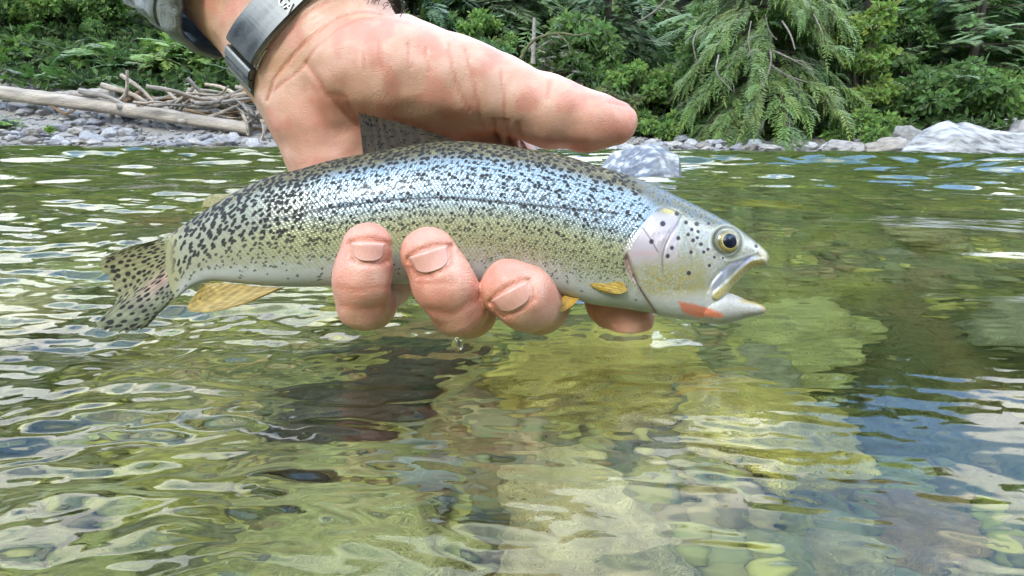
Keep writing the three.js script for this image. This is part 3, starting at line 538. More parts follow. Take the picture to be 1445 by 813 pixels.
  function loft(S, ns, nt, u0, u1, jaw, nose) {
    const P = [], U = [], I = [];
    for (let i = 0; i <= ns; i++) {
      const s = i / ns, q = along(S, s), tx = q[0], ty = q[1], bx = q[2], by = q[3], cx = (tx + bx) / 2, cy = (ty + by) / 2, ax = (tx - bx) / 2, ay = (ty - by) / 2, w = q[4] / 1000;
      const thin = w / PXM;
      for (let k = 0; k <= nt; k++) {
        const t = k / nt * 2 * Math.PI, c = Math.cos(t), sn = Math.sin(t), cc = Math.sign(c) * Math.pow(Math.abs(c), .96), sc = Math.sign(sn) * Math.pow(Math.abs(sn), .84);
        const X = cx + ax * cc, Y = cy + ay * cc, h = relief(X, Y, jaw);
        const nl = Math.hypot(c / Math.max(Math.hypot(ax, ay), 3), sn / Math.max(thin, 2)), nz = sn / Math.max(thin, 2) / nl, nr = c / Math.max(Math.hypot(ax, ay), 3) / nl, al = Math.max(Math.hypot(ax, ay), 1);
        const p = F(X, Y, w * sc + h * nz); const hp = h * nr / PXM; const p2 = F(X + ax / al * hp, Y + ay / al * hp, w * sc + h * nz); p.copy(p2);
        P.push(p.x, p.y, p.z); U.push(lerp(u0, u1, s), k <= nt / 2 ? k / (nt / 2) : 2 - k / (nt / 2));
      }
    }
    for (let i = 0; i < ns; i++) for (let k = 0; k < nt; k++) { const a = i * (nt + 1) + k, b = a + nt + 1; I.push(a, b, a + 1, a + 1, b, b + 1); }
    for (const e of [0, ns]) { const q = along(S, e / ns), p = F((q[0] + q[2]) / 2, (q[1] + q[3]) / 2), n = P.length / 3; P.push(p.x, p.y, p.z); U.push(e ? u1 : u0, .5); for (let k = 0; k < nt; k++) { const a = e * (nt + 1) + k; e ? I.push(n, a, a + 1) : I.push(n, a + 1, a); } }
    const g = geo(P, I, U);
    const N = g.attributes.normal; // one seam along the back: average both sides
    for (let i = 0; i <= ns; i++) { const a = i * (nt + 1), b = a + nt; for (const f of ['X', 'Y', 'Z']) { const m = (N['get' + f](a) + N['get' + f](b)) / 2; N['set' + f](a, m); N['set' + f](b, m); } }
    return g;
  }
  // ---- the skin: pigment, silver and scales, painted along the body and round the girth
  const TW = 2048, TH = 1024, U1 = .93, ink = new Float32Array(TW * TH);
  reseed(90210);
  const bodyRow = (s) => along(BODY, s);
  function blot(s, v, rx, ry, rot, a) { // rx, ry in picture hundredths
    const q = bodyRow(s), half = Math.hypot(q[0] - q[2], q[1] - q[3]) / 2, q2 = bodyRow(Math.min(1, s + .01)), q1 = bodyRow(Math.max(0, s - .01)), lx = Math.hypot(q2[0] + q2[2] - q1[0] - q1[2], q2[1] + q2[3] - q1[1] - q1[3]) / 2 / (Math.min(1, s + .01) - Math.max(0, s - .01));
    const th = v * Math.PI, ly = Math.PI * Math.hypot(half * Math.sin(th), q[4] / 1000 / PXM * Math.cos(th)), kx = lx / (TW * U1), ky = ly / TH, m = Math.max(rx, ry) * 1.6;
    const x0 = Math.floor(s * TW * U1 - m / kx), x1 = Math.ceil(s * TW * U1 + m / kx), y0 = Math.floor(v * TH - m / ky), y1 = Math.ceil(v * TH + m / ky), co = Math.cos(rot), si = Math.sin(rot);
    for (let y = Math.max(0, y0); y <= Math.min(TH - 1, y1); y++) for (let x = Math.max(0, x0); x <= Math.min(TW * U1 - 1, x1); x++) {
      const dx = (x - s * TW * U1) * kx, dy = (y - v * TH) * ky, a1 = (dx * co + dy * si) / rx, b1 = (-dx * si + dy * co) / ry, r = a1 * a1 + b1 * b1;
      if (r < 2.2) { const k = a * ss(1.6, .55, r); const i = y * TW + x; if (k > ink[i]) ink[i] = k; }
    }
  }
  const headS = (v) => { let s = .5; for (let i = 0; i < 200; i++) { s = .45 + i / 400; const q = bodyRow(s), c = Math.cos(v * Math.PI), X = (q[0] + q[2]) / 2 + (q[0] - q[2]) / 2 * c, Y = (q[1] + q[3]) / 2 + (q[1] - q[3]) / 2 * c; if (headness(X, Y) > .3) break; } return s; };
  const headLim = []; for (let i = 0; i <= 40; i++) headLim.push(headS(i / 40));
  { // rows of marks along the body
    let row = 0;
    for (let v = .005; v < .86; row++) {
      const dv0 = lerp(.037, .034, ss(450, 600, 600));
      for (let s = .006 + (row % 2) * .005; s < .66; ) {
        const q = bodyRow(s), X = (q[0] + q[2]) / 2, tail = ss(430, 270, X), flank = ss(.2, .3, v) * ss(.62, .52, v) * ss(380, 470, X), low = ss(.5, .66, v), back = ss(.25, .16, v);
        const qn = bodyRow(Math.min(1, s + .008)), lxx = Math.hypot(qn[0] + qn[2] - q[0] - q[2], qn[1] + qn[3] - q[1] - q[3]) / 2 / .008, step = lerp(lerp(10.6, 13, tail), 8, flank) / Math.max(lxx, 200) * ran(.7, 1.3);
        const sj = s + ran(-.0016, .0016), vj = v + ran(-.009, .009);
        const lim = headLim[Math.round(clamp(vj, 0, 1) * 40)] - .002;
        const keep = (rnd() < .38 * ss(330, 240, X) ? 0 : 1) * lerp(lerp(.95, .66, low), .12, ss(.66 - .05 * ss(500, 800, X), .84, v)) * (1 - .25 * ss(760, 900, X) * (1 - back));
        if (sj < lim && rnd() < keep && vj > 0) {
          const big = lerp(1.12, 1.12, tail) * lerp(1, .62, low) * (v > .45 && X > 480 ? .82 : 1), fade = lerp(1, .75, low), r = rnd();
          if (flank > .5 && r < .8) { // thin hooked marks between silver scales
            const a = ran(-1.35, -.3), e = ran(.7, 1.3); blot(sj, vj, 3.4 * e, ran(1, 1.5), a, ran(.7, .95)); blot(sj + ran(-.0015, .0022), vj + ran(-.009, .011), 2.3 * e, 1.15, a + ran(.5, 1.9), .8); if (rnd() < .3) blot(sj + ran(-.003, .003), vj + ran(-.01, .01), 1.5, 1.2, a, .8);
          } else if (r < .55) { const a = ran(-1.2, -.2); blot(sj, vj, 3.9 * big, 2.2 * big, a, fade); blot(sj + ran(-.003, .003), vj + ran(-.012, .012), 2.9 * big, 1.6 * big, a + ran(.7, 1.7), fade); }
          else { blot(sj, vj, ran(2.3, 3.4) * big, ran(1.9, 2.6) * big, ran(-1.4, .4), fade); if (r > .8) blot(sj + .003, vj + .01, 1.8 * big, 1.3 * big, 0, fade); }
        }
        s += step;
      }
      v += dv0 * lerp(1.15, .92, ss(.0, .25, v)) ;
    }
  }
  const color = new Uint8Array(TW * TH * 4), rough = new Uint8Array(TW * TH * 4), bump = new Uint8Array(TW * TH * 4), srgb = (x) => 255 * (x <= .0031308 ? 12.92 * x : 1.055 * Math.pow(clamp(x, 0, 1), 1 / 2.4) - .055);
  const mix = (o, r, g, b, t) => { o[0] += (r - o[0]) * t; o[1] += (g - o[1]) * t; o[2] += (b - o[2]) * t; };
  for (let x = 0; x < TW; x++) {
    const jaw = x / TW > U1 + .002, s = jaw ? (x / TW - U1 - .004) / (1 - U1 - .004) : Math.min(1, x / TW / U1), q = along(jaw ? JAW : BODY, s), half = Math.hypot(q[0] - q[2], q[1] - q[3]) / 2, thin = q[4] / 1000 / PXM;
    let arc = 0;
    for (let y = 0; y < TH; y++) {
      const v = (y + .5) / TH, th = v * Math.PI, c = Math.cos(th), X = (q[0] + q[2]) / 2 + (q[0] - q[2]) / 2 * c, Y = (q[1] + q[3]) / 2 + (q[1] - q[3]) / 2 * c, i = (y * TW + x) * 4, o = [0, 0, 0];
      arc += Math.PI / TH * Math.hypot(half * Math.sin(th), thin * c);
      let me = 0, ro = .3, b = .5;
      const head = jaw ? 1 : headness(X, Y), tail = ss(440, 260, X), nz = fbm2(X * .06, Y * .06, 3), fine = n2(X * .5, Y * .5);
      // body: olive back, blue-silver flank, pale green side, white belly
      const back = ss(.27, .17, v + .02 * nz), belly = ss(.6, .8, v + .05 * nz - .03 * tail), side = ss(.42, .55, v);
      o[0] = .33; o[1] = .42; o[2] = .46; mix(o, .37, .38, .28, ss(500, 400, X) * .8); mix(o, .41, .415, .205, side * .92); mix(o, .34, .34, .235, tail * .85); mix(o, .1, .088, .036, back * lerp(.97, .6, tail)); mix(o, .5, .53, .5, belly);
      me = lerp(lerp(.62, .4, side), .1, back) * (1 - .7 * tail) * (1 - belly); ro = lerp(.34, .44, side) + .1 * tail + .1 * back;
      // overlapping scales, rounded towards the tail
      const sz = 5.4, ry = arc / (sz * .82), row = Math.floor(ry), cx = X / sz + (row % 2) * .5, fx = cx - Math.floor(cx), fy = ry - row - .5, edge = fx - .32 + 1.1 * fy * fy, sh = n2(Math.floor(cx) * 3.7, row * 5.1), sc = (1 - head) * (1 - .75 * tail) * (1 - .8 * belly);
      const rim = Math.exp(-Math.pow((edge - .02) / .13, 2));
      b += sc * (.3 * ss(-.1, .7, edge < 0 ? edge + 1 : edge) - .28 * rim + .1 * sh);
      mix(o, .05, .055, .05, sc * rim * lerp(.5, .42, side)); ro -= sc * (1 - back) * .16 * ss(.1, .9, sh); me += sc * (1 - back) * .15 * ss(0, .8, sh); mix(o, .3, .27, .12, sc * back * .6 * ss(-.2, .7, sh) * (1 - rim));
      ro += sc * .1 * sh;
      const lat = Math.exp(-Math.pow((Y - (280 + Math.max(0, X - 640) * .095 + Math.pow(Math.max(0, 640 - X), 2) * .0005)) / 1.7, 2)) * ss(330, 430, X) * ss(890, 860, X) * (1 - head);
      mix(o, .05, .055, .055, lat * .85); me *= 1 - .6 * lat;
      const wt = (1 - head) * ss(.55, .62, v) * ss(.8, .7, v) * ss(640, 700, X); ro -= wt * .2 * ss(.1, .6, n2(X * .22, arc * .22)); me += wt * .4 * ss(.1, .6, n2(X * .22, arc * .22));
      if (!jaw) { mix(o, .34, .33, .17, ss(262, 240, X)); const k = ink[y * TW + x] * (1 - .9 * head) * ss(236, 252, X); mix(o, .016, .017, .016, k * .96); me *= 1 - .85 * k; b -= .05 * k; ro = lerp(ro, .75, k); }
      if (head > 0) {
        const h = [0, 0, 0]; let hm = .35, hr = .28;
        const top = ss(6, -14, Y - (jaw ? -99 : 296 + Math.max(0, X - 950) * .36 + 8)); // crown of the head
        h[0] = .47; h[1] = .48; h[2] = .44; mix(h, .36, .36, .15, .7 * ss(-.2, .4, fbm2(X * .16 + 9, Y * .16, 3)) * ss(905, 930, X)); mix(h, .6, .62, .6, .5 * ss(.1, .5, n2(X * .35, Y * .35))); mix(h, .16, .17, .12, .55 * ss(.5, .72, n2(X * .55 + 3, Y * .55)) * ss(925, 945, X)); mix(h, .5, .36, .34, .35 * ss(.1, .5, fbm2(X * .07 - 5, Y * .07, 2)));
        const op = X < 958 && Y < 372 ? ss(-2, 5, 957 - X) : 0; mix(h, .58, .5, .55, op * .7);
        mix(h, .4, .38, .17, ss(345, 388, Y) * ss(885, 915, X) * ss(1012, 988, X) * (.7 + .4 * nz)); mix(h, .6, .62, .5, .6 * ss(.25, .55, n2(X * .14 + 2, Y * .2)) * ss(360, 385, Y) * ss(990, 950, X)); mix(h, .5, .4, .14, ss(.15, .6, n2(X * .09 + 4, Y * .09)) * .6 * ss(360, 385, Y) * ss(1000, 975, X));
        mix(h, .54, .56, .53, ss(404, 425, Y)); hm *= 1 - ss(398, 420, Y);
        mix(h, .1, .135, .14, top * .95); mix(h, .16, .155, .08, top * ss(-.2, .3, nz) * .7); mix(h, .03, .035, .03, top * .85 * ss(.42, .58, n2(X * .22 + 7, Y * .22)) * ss(1040, 990, X)); hm *= 1 - .6 * top; hr += .06 * top;
        const gold = Math.exp(-Math.pow(Math.hypot((X - 944) / 12, (Y - 301) / 5), 2)); mix(h, .52, .46, .16, gold * .9);
        mix(h, .1, .1, .08, .75 * Math.exp(-Math.pow(lineD(NAPE, X, Y) / 1.6, 2)));
        mix(h, .1, .09, .08, .6 * Math.exp(-Math.pow(lineD(PREOP, X, Y) / 1.5, 2)) * ss(400, 360, Y)); mix(h, .3, .28, .2, .45 * Math.exp(-Math.pow(lineD(CHEEKL, X, Y) / 1.6, 2)));
        mix(h, .12, .12, .14, .8 * Math.exp(-Math.pow(lineD(OPLINE, X, Y) / 1, 2))); mix(h, .62, .4, .38, .5 * Math.exp(-Math.pow(lineD(OPPINK, X, Y) / 3.5, 2)));
        mix(h, .4, .42, .3, .5 * Math.exp(-Math.pow(lineD(SUBOP, X, Y) / 2, 2)));
        if (!jaw) {
          const m = lineD(JAWLINE, X, Y), inner = lineD(LIPIN, X, Y);
          mix(h, .36, .38, .46, ss(7, 3, inner) * .85); mix(h, .2, .22, .3, .7 * Math.exp(-Math.pow((lineD(LIPDARK, X, Y)) / 1.6, 2)));
          mix(h, .5, .43, .17, ss(6.5, 4, m)); mix(h, .3, .22, .06, ss(6.5, 4, m) * ss(.1, .7, n2(X * .2, Y * .2)) * .6); hm *= 1 - ss(9, 4, m) * .8;
          mix(h, .78, .8, .8, ss(3, 1.4, lineD(UNDEREYE, X, Y)));
          const e = Math.hypot(X - EYE[0], Y - EYE[1]); mix(h, .3, .31, .22, ss(27, 21, e)); mix(h, .05, .05, .04, .8 * Math.exp(-Math.pow((e - 20) / 1.6, 2)));
          mix(h, .03, .03, .03, ss(3.4, 2, Math.hypot(X - 1067, Y - 347)));
          mix(h, .42, .37, .2, ss(1066, 1078, X) * .7);
        } else {
          mix(h, .4, .39, .35, .75 * ss(1008, 1030, X)); mix(h, .3, .27, .15, .5 * ss(.05, .5, fbm2(X * .2, Y * .25, 3))); mix(h, .2, .17, .1, .5 * ss(.45, .7, n2(X * .5, Y * .5))); mix(h, .34, .26, .07, ss(.42, .2, v + .06 * nz) * ss(1036, 1050, X)); mix(h, .7, .72, .72, ss(.2, .04, v) * ss(1060, 1040, X) * ss(1022, 1034, X));
          mix(h, .4, .28, .12, ss(1070, 1078, X) * .8); hm = 0;
        }
        const sl = polyS(SLASH, X, Y); mix(h, .74, .19, .085, ss(-2.5, 2.5, sl + 1.4 * fine) * (.85 + .15 * nz)); if (sl > 0) hm = 0;
        const sp = HEADSPOT.reduce((a, p) => Math.max(a, ss(p[2] * 1.25, p[2] * .7, Math.hypot(X - p[0], Y - p[1]))), 0); mix(h, .03, .026, .035, sp * .95); hm *= 1 - sp;
        mix(o, h[0], h[1], h[2], head); me = lerp(me, hm, head); ro = lerp(ro, hr, head); b += head * .05 * fine;
      }
      if (!jaw && X > 850) { const g = polyS(SLIT, X, Y); mix(o, .16, .015, .02, ss(-1, 1.2, g)); if (g > -1) me *= .2; mix(o, .52, .45, .4, .7 * ss(8, 2, lineD(GILL, X, Y)) * (1 - head) * ss(330, 350, Y)); mix(o, .05, .04, .04, .8 * Math.exp(-Math.pow(lineD(GILLLOW, X, Y) / 1.4, 2))); }
      color[i] = srgb(o[0]); color[i + 1] = srgb(o[1]); color[i + 2] = srgb(o[2]); color[i + 3] = 255;
      rough[i] = 255; rough[i + 1] = clamp(ro, .08, 1) * 255; rough[i + 2] = clamp(me, 0, 1) * 255; rough[i + 3] = 255;
      bump[i] = bump[i + 1] = bump[i + 2] = clamp(b, 0, 1) * 255; bump[i + 3] = 255;
    }
  }
  const tex = (d, s) => { const t = new THREE.DataTexture(d, TW, TH, THREE.RGBAFormat); t.magFilter = THREE.LinearFilter; t.minFilter = THREE.LinearMipmapLinearFilter; if (s) t.colorSpace = THREE.SRGBColorSpace; t.needsUpdate = true; return t; };
  const rm = tex(rough);
  const skin = new THREE.MeshPhysicalMaterial({ map: tex(color, true), roughnessMap: rm, metalnessMap: rm, roughness: 1, metalness: 1, bumpMap: tex(bump), bumpScale: .00028, specularIntensity: .55, clearcoat: .12, clearcoatRoughness: .2 });
  part('body', mergeGeometries([loft(BODY, 520, 180, 0, U1, false), loft(JAW, 130, 110, U1 + .004, 1, true)]), skin, trout);
  // ---- eye
  const ew = F(EYE[0], EYE[1], .0079), eyeTex = dataTex(512, 512, (u, v, o) => {
    const r = Math.hypot(u - .5, v - .5) * 2, a = Math.atan2(v - .5, u - .5), n = n2(Math.cos(a) * 6, Math.sin(a) * 6 + r * 3);
    if (r < .57 + .03 * Math.cos(a)) { o[0] = .07; o[1] = .09; o[2] = .14; } else if (r < .62) { o[0] = .72; o[1] = .66; o[2] = .4; } else if (r < .78) { o[0] = .52 + .1 * n; o[1] = .48 + .1 * n; o[2] = .26; } else if (r < .84) { o[0] = .35; o[1] = .33; o[2] = .2; } else { o[0] = .5; o[1] = .5; o[2] = .4; }
  }, true, false);
  { // a flattened ball whose front is mapped flat on
    const g = new THREE.SphereGeometry(1, 48, 32), p = g.attributes.position, u = g.attributes.uv; for (let i = 0; i < p.count; i++) u.setXY(i, .5 + p.getX(i) * .5, .5 + p.getY(i) * .5);
    const e = part('eye', g, new THREE.MeshPhysicalMaterial({ map: eyeTex, roughness: .2, clearcoat: 1, clearcoatRoughness: .02 }), trout); e.position.copy(ew); e.scale.set(17.5 * PXM, 17.5 * PXM, .0017); e.rotation.set(-.08, .16, 0);
  }
  // ---- fins: thin tapered sheets with raised rays
  function finGeo(root, edge, zr, ze, th, rays, fold = 0, nu = 70, nv = 26) { // root and edge run side by side
    const P = [], U = [], I = [], pick = (A, t) => { const f = t * (A.length - 1), i = Math.min(Math.floor(f), A.length - 2), k = (j) => A[clamp(j, 0, A.length - 1)]; return [0, 1].map((q) => cr(k(i - 1)[q], k(i)[q], k(i + 1)[q], k(i + 2)[q], f - i)); };
    for (const sd of [1, -1]) for (let i = 0; i <= nu; i++) for (let j = 0; j <= nv; j++) {
      const t = i / nu, w = j / nv, a = pick(root, t), b = pick(edge, t), rag = 1 - (.03 + .03 * Math.abs(n2(t * 40 + rays, 2))) * Math.pow(w, 6) * (1 + n2(t * 90, rays)), X = lerp(a[0], b[0], w * rag), Y = lerp(a[1], b[1], w * rag), rim = Math.min(1, 12 * Math.min(t, 1 - t, 1 - w + .02));
      const z = lerp(typeof zr === 'function' ? zr(t) : zr, typeof ze === 'function' ? ze(t) : ze, w) + fold * Math.sin(t * 9 + w * 2) * w + .00005 * Math.sin(t * rays * 6.283) * (1 - .3 * w) * rim;
      const p = F(X, Y, z + sd * lerp(th, th * .3, w) * rim); P.push(p.x, p.y, p.z); U.push(t, w);
    }
    const n = (nu + 1) * (nv + 1);
    for (let i = 0; i < nu; i++) for (let j = 0; j < nv; j++) { const a = i * (nv + 1) + j, b = a + nv + 1; I.push(a, b, a + 1, a + 1, b, b + 1); I.push(n + a, n + a + 1, n + b, n + a + 1, n + b + 1, n + b); }
    return geo(P, I, U);
  }
  function finTex(seed, base, rayCol, spotCol, spots, rays, along2 = .5) {
    reseed(seed); const list = []; for (let i = 0; i < spots; i++) list.push([rnd(), rnd(), ran(.6, 1.2)]);
    return dataTex(384, 256, (u, v, o) => {
      const r = Math.pow(.5 + .5 * Math.sin(u * rays * 6.283), 2), n = tileN(u, v, 9, seed); for (let c = 0; c < 3; c++) o[c] = lerp(base[c] * (1 + .25 * n), rayCol[c], r * .6 * (1 - .4 * v));
      let s = 0; for (const [a, b, k] of list) { const dx = (u - a) / (.013 * k), dy = (v - b) / (.03 * k * along2 * 2), d = dx * dx + dy * dy; if (d < 2) s = Math.max(s, ss(1.5, .6, d)); }
      for (let c = 0; c < 3; c++) o[c] = lerp(o[c], spotCol[c], s * .95);
    }, true, false);
  }
  const finMat = (map, tr = .25) => new THREE.MeshPhysicalMaterial({ map, roughness: .75, transmission: tr, thickness: 0, clearcoat: .3, clearcoatRoughness: .25, side: THREE.DoubleSide });
  // tail: spots in rows between the rays
  const tailMap = (() => {
    reseed(808); const list = []; for (let i = 0; i < 23; i++) for (let j = 0; j < 8; j++) if (rnd() < .9) list.push([(i + .5 + ran(-.25, .25)) / 23, (j + .4 + (i % 2) * .5 + ran(-.3, .3)) / 8.4, ran(.75, 1.25)]);
    return dataTex(512, 256, (u, v, o) => {
      const r = Math.pow(.5 + .5 * Math.sin(u * 26 * 6.283), 2), n = tileN(u, v, 6, 3), y = ss(.1, .45, Math.abs(u - .3)); o[0] = lerp(.63, .53, y) + .1 * n - .06 * r; o[1] = lerp(.62, .56, y) + .1 * n - .06 * r; o[2] = lerp(.44, .45, y) + .08 * n - .06 * r; const pk = Math.exp(-Math.pow(Math.hypot((u - .62) / .12, (v - .1) / .35), 2)); o[0] += .22 * pk; o[1] += .08 * pk; o[2] += .14 * pk;
      let s = 0; for (const [a, b, k] of list) { const dx = (u - a) / (.0125 * k), dy = (v - b) / (.034 * k), d = dx * dx + dy * dy; if (d < 2) s = Math.max(s, ss(1.6, .6, d)); } for (let c = 0; c < 3; c++) o[c] = lerp(o[c], [.1, .1, .08][c], s * .95);
    }, true, false);
  })();
  part('tail_fin', finGeo([[244, 332], [240, 348], [238, 366], [240, 384], [246, 400], [254, 418]], [[205, 343], [170, 352], [146, 362], [138, 371], [141, 382], [150, 394], [158, 408], [163, 421], [157, 434], [142, 448], [130, 461], [146, 469], [170, 472], [192, 468], [207, 462], [222, 445], [240, 428]], 0, (t) => .002 - .003 * t, .001, 26, .0012, 130, 40), finMat(tailMap, .3), trout);
  part('adipose_fin', finGeo([[330, 272], [318, 280], [306, 288], [296, 294]], [[318, 274], [302, 274], [289, 280], [284, 294]], 0, 0, .0011, 3, 0, 30, 14), finMat(finTex(61, [.62, .6, .4], [.7, .66, .45], [.2, .2, .12], 5, 4)), trout);
  const dorsal = part('dorsal_fin', finGeo([[512, 218], [545, 212], [590, 205], [640, 199]], [[506, 157], [535, 164], [580, 176], [638, 196]], -.002, -.006, .0009, 12, .0006), finMat(finTex(62, [.19, .165, .12], [.26, .22, .15], [.03, .03, .025], 120, 10), 0), trout);
  part('anal_fin', finGeo([[298, 399], [325, 400], [360, 404], [402, 406]], [[286, 401], [262, 437], [300, 441], [345, 430]], .0008, .003, .0008, 10, .0004), finMat(finTex(63, [.68, .58, .3], [.78, .72, .5], [.2, .15, .05], 4, 10), .2), trout);
  dorsal.material.clearcoat = .05; dorsal.material.specularIntensity = .25; dorsal.material.roughness = .7;
  const pz = (X) => .0118 - .0015 * ss(860, 890, X);
  part('pectoral_fin', finGeo([[880, 399], [883, 405], [884, 411], [872, 416]], [[838, 382], [830, 379], [831, 402], [852, 413]], .0098, .0088, .0007, 9, .0002), finMat(finTex(64, [.66, .54, .16], [.78, .7, .38], [.2, .16, .06], 8, 9), .1), trout);
  part('pelvic_fin', finGeo([[818, 421], [808, 420], [796, 417]], [[812, 428], [795, 440], [780, 440]], .003, .006, .0007, 7, 0, 30, 14), finMat(finTex(65, [.72, .56, .16], [.8, .7, .35], [.2, .16, .06], 0, 7), .2), trout);
}

// ================================================================ THE HAND
{
  const base = L(560, 170, .215), person = thing('person', 'bare left hand of a person in a grey sleeve gripping the trout from behind', 'person');
  person.quaternion.copy(camQ); person.position.copy(toWorld(base));
  const B = (px, py, d, r) => { const p = L(px, py, d); return [p.x, p.y, p.z, r / 1000]; };
  // chains of joints: x, y, depth (m), radius (mm)
  const chains = {
    core: [ // wrist, palm, ball of the little finger
      [B(272, -52, .232, 14.5), B(407, 91, .219, 14.6)], [B(334, -126, .23, 17), B(474, 12, .217, 15.8)], [B(296, -86, .229, 20), B(437, 52, .217, 17.5)],
      [B(408, 93, .219, 14.6), B(450, 165, .217, 14), B(482, 262, .222, 13.5), B(556, 322, .2235, 11)],
      [B(440, 60, .219, 17), B(520, 150, .2235, 14), B(640, 320, .2255, 11.5)], [B(474, 30, .218, 16), B(560, 150, .2245, 13.5), B(718, 300, .2255, 11.5)], [B(520, 100, .222, 15), B(650, 205, .228, 11), B(700, 232, .2265, 11), B(776, 290, .2255, 11)],
    ],
    thumb: [[B(470, 62, .215, 15), B(500, 100, .208, 16.2), B(566, 101, .2045, 16.3), B(620, 113, .204, 14.6), B(664, 121, .204, 13.2), B(716, 138, .205, 11.4), B(776, 158, .206, 10.9), B(832, 172, .2065, 9.1), B(869, 174, .207, 7.2)], [B(676, 140, .206, 9), B(640, 158, .208, 8)]],
    index: [[B(776, 290, .2255, 11), B(838, 372, .219, 9.4), B(870, 425, .205, 8.9), B(888, 446, .2, 7.9)]],
    middle: [[B(718, 300, .2255, 11), B(775, 405, .217, 9.4), B(762, 431, .196, 8.2), B(746, 425, .175, 7.6), B(733, 415, .1705, 7.7), B(717, 405, .169, 7.5)]],
    ring: [[B(640, 320, .2255, 11), B(672, 410, .216, 9.2), B(662, 438, .192, 7.8), B(647, 436, .173, 6.9), B(628, 402, .168, 7.5), B(605, 359, .167, 7.5)]],
    pinky: [[B(556, 322, .2235, 10), B(545, 400, .213, 8), B(524, 430, .19, 6.8), B(511, 430, .1715, 6.2), B(511, 394, .1675, 7.1), B(518, 350, .1665, 6.9)]],
  };
  const cap = (x, y, z, a, b) => { const bx = b[0] - a[0], by = b[1] - a[1], bz = b[2] - a[2], px = x - a[0], py = y - a[1], pz = z - a[2], t = clamp((px * bx + py * by + pz * bz) / (bx * bx + by * by + bz * bz), 0, 1), dx = px - bx * t, dy = py - by * t, dz = pz - bz * t; return Math.sqrt(dx * dx + dy * dy + dz * dz) - (a[3] + (b[3] - a[3]) * t); };
  const smin = (a, b, k) => { const h = Math.max(k - Math.abs(a - b), 0) / k; return Math.min(a, b) - h * h * k * .25; };
  const groups = Object.entries(chains).map(([k, list]) => [list.flatMap((c) => c.slice(1).map((b, i) => [c[i], b])), k === 'core' ? .012 : .0045]);
  const joinK = [0, .006, .003, .0012, .0008, .0008];
  // creases: lines on the skin, in the same hundredths, with depth and width in mm and the depth range they lie in
  const lineAt = (pts, dep, wid, z) => { const p = pts.map(([x, y]) => { const q = L(x, y, z); return [q.x, q.y]; }), m = wid * .0025; return { p, dep: dep / 1000, wid: wid / 1000, z: -z, x0: Math.min(...p.map((q) => q[0])) - m, x1: Math.max(...p.map((q) => q[0])) + m, y0: Math.min(...p.map((q) => q[1])) - m, y1: Math.max(...p.map((q) => q[1])) + m }; };
  const nails = { pinky: { e: [520, 341], dir: [.02, -1], w: 25, l: 29, z: .1605 }, ring: { e: [603, 352.5], dir: [-.3, -.954], w: 29, l: 33, z: .16 }, middle: { e: [717, 408.5], dir: [-.48, -.877], w: 29, l: 31, z: .163 } };
  const CR = [
    lineAt([[376, 140], [389, 116], [404, 101], [424, 85], [446, 70], [468, 52], [486, 40], [510, 26], [536, 16]], 0.42, 0.75, .203),
    lineAt([[388, 130], [412, 117], [436, 105], [462, 84], [487, 61], [515, 42], [548, 28]], 0.21, 0.75, .203),
    lineAt([[346, 118], [372, 90], [410, 62], [442, 34], [470, 14]], 0.17, 0.90, .203),
    lineAt([[438, 96], [455, 118], [466, 138], [487, 160], [506, 178]], 0.42, 1.20, .2), lineAt([[632, 60], [639, 98], [646, 126], [660, 150]], 0.20, 0.75, .19), lineAt([[657, 70], [664, 100], [675, 148], [677, 164]], 0.28, 0.75, .19),
    lineAt([[706, 100], [711, 140], [713, 162]], 0.17, 0.75, .193), lineAt([[455, 124], [480, 128], [488, 155]], 0.17, 0.90, .19), lineAt([[512, 76], [516, 100]], 0.14, 0.75, .19), lineAt([[535, 62], [540, 100]], 0.14, 0.75, .19), lineAt([[602, 72], [606, 104]], 0.17, 0.75, .19), lineAt([[577, 66], [581, 98]], 0.14, 0.75, .19), lineAt([[776, 116], [772, 140]], 0.21, 1.05, .195), lineAt([[858, 147], [895, 146]], 0.21, 0.75, .2),
    lineAt([[697, 176], [700, 195], [704, 215]], 0.63, 1.20, .217), lineAt([[709, 176], [716, 196], [722, 215]], 0.56, 1.05, .217), lineAt([[724, 180], [733, 200], [739, 215]], 0.35, 0.90, .217),
    lineAt([[484, 432], [515, 436], [545, 430]], 0.24, 1.35, .163), lineAt([[604, 437], [640, 442], [672, 420]], 0.24, 1.35, .163), lineAt([[476, 405], [500, 410], [548, 404]], 0.14, 1.05, .16), lineAt([[590, 400], [640, 398]], 0.14, 1.05, .16),
  ];
  for (const n of Object.values(nails)) { const [dx, dy] = n.dir, rx = -dy, ry = dx, pt = (a, b) => [n.e[0] + rx * a * n.w - dx * b * n.l, n.e[1] + ry * a * n.w - dy * b * n.l]; CR.push(lineAt([pt(-1.05, .12), pt(-.7, -.04), pt(0, -.08), pt(.7, -.04), pt(1.05, .12)], .5, .85, n.z), lineAt([pt(-1.06, .1), pt(-1.05, .5), pt(-.9, .9)], .28, .7, n.z), lineAt([pt(1.06, .1), pt(1.05, .5), pt(.9, .9)], .3, .7, n.z), lineAt([pt(-.8, 1), pt(0, 1.12), pt(.8, 1)], .25, .6, n.z)); }
  function rawSdf(x, y, z) {
    let d = 1e9;
    for (let g = 0; g < groups.length; g++) { const [segs, k] = groups[g]; let e = 1e9; for (const [a, b] of segs) e = e > .5 ? cap(x, y, z, a, b) : smin(e, cap(x, y, z, a, b), k); d = g ? smin(d, e, joinK[g]) : e; }
    return d;
  }
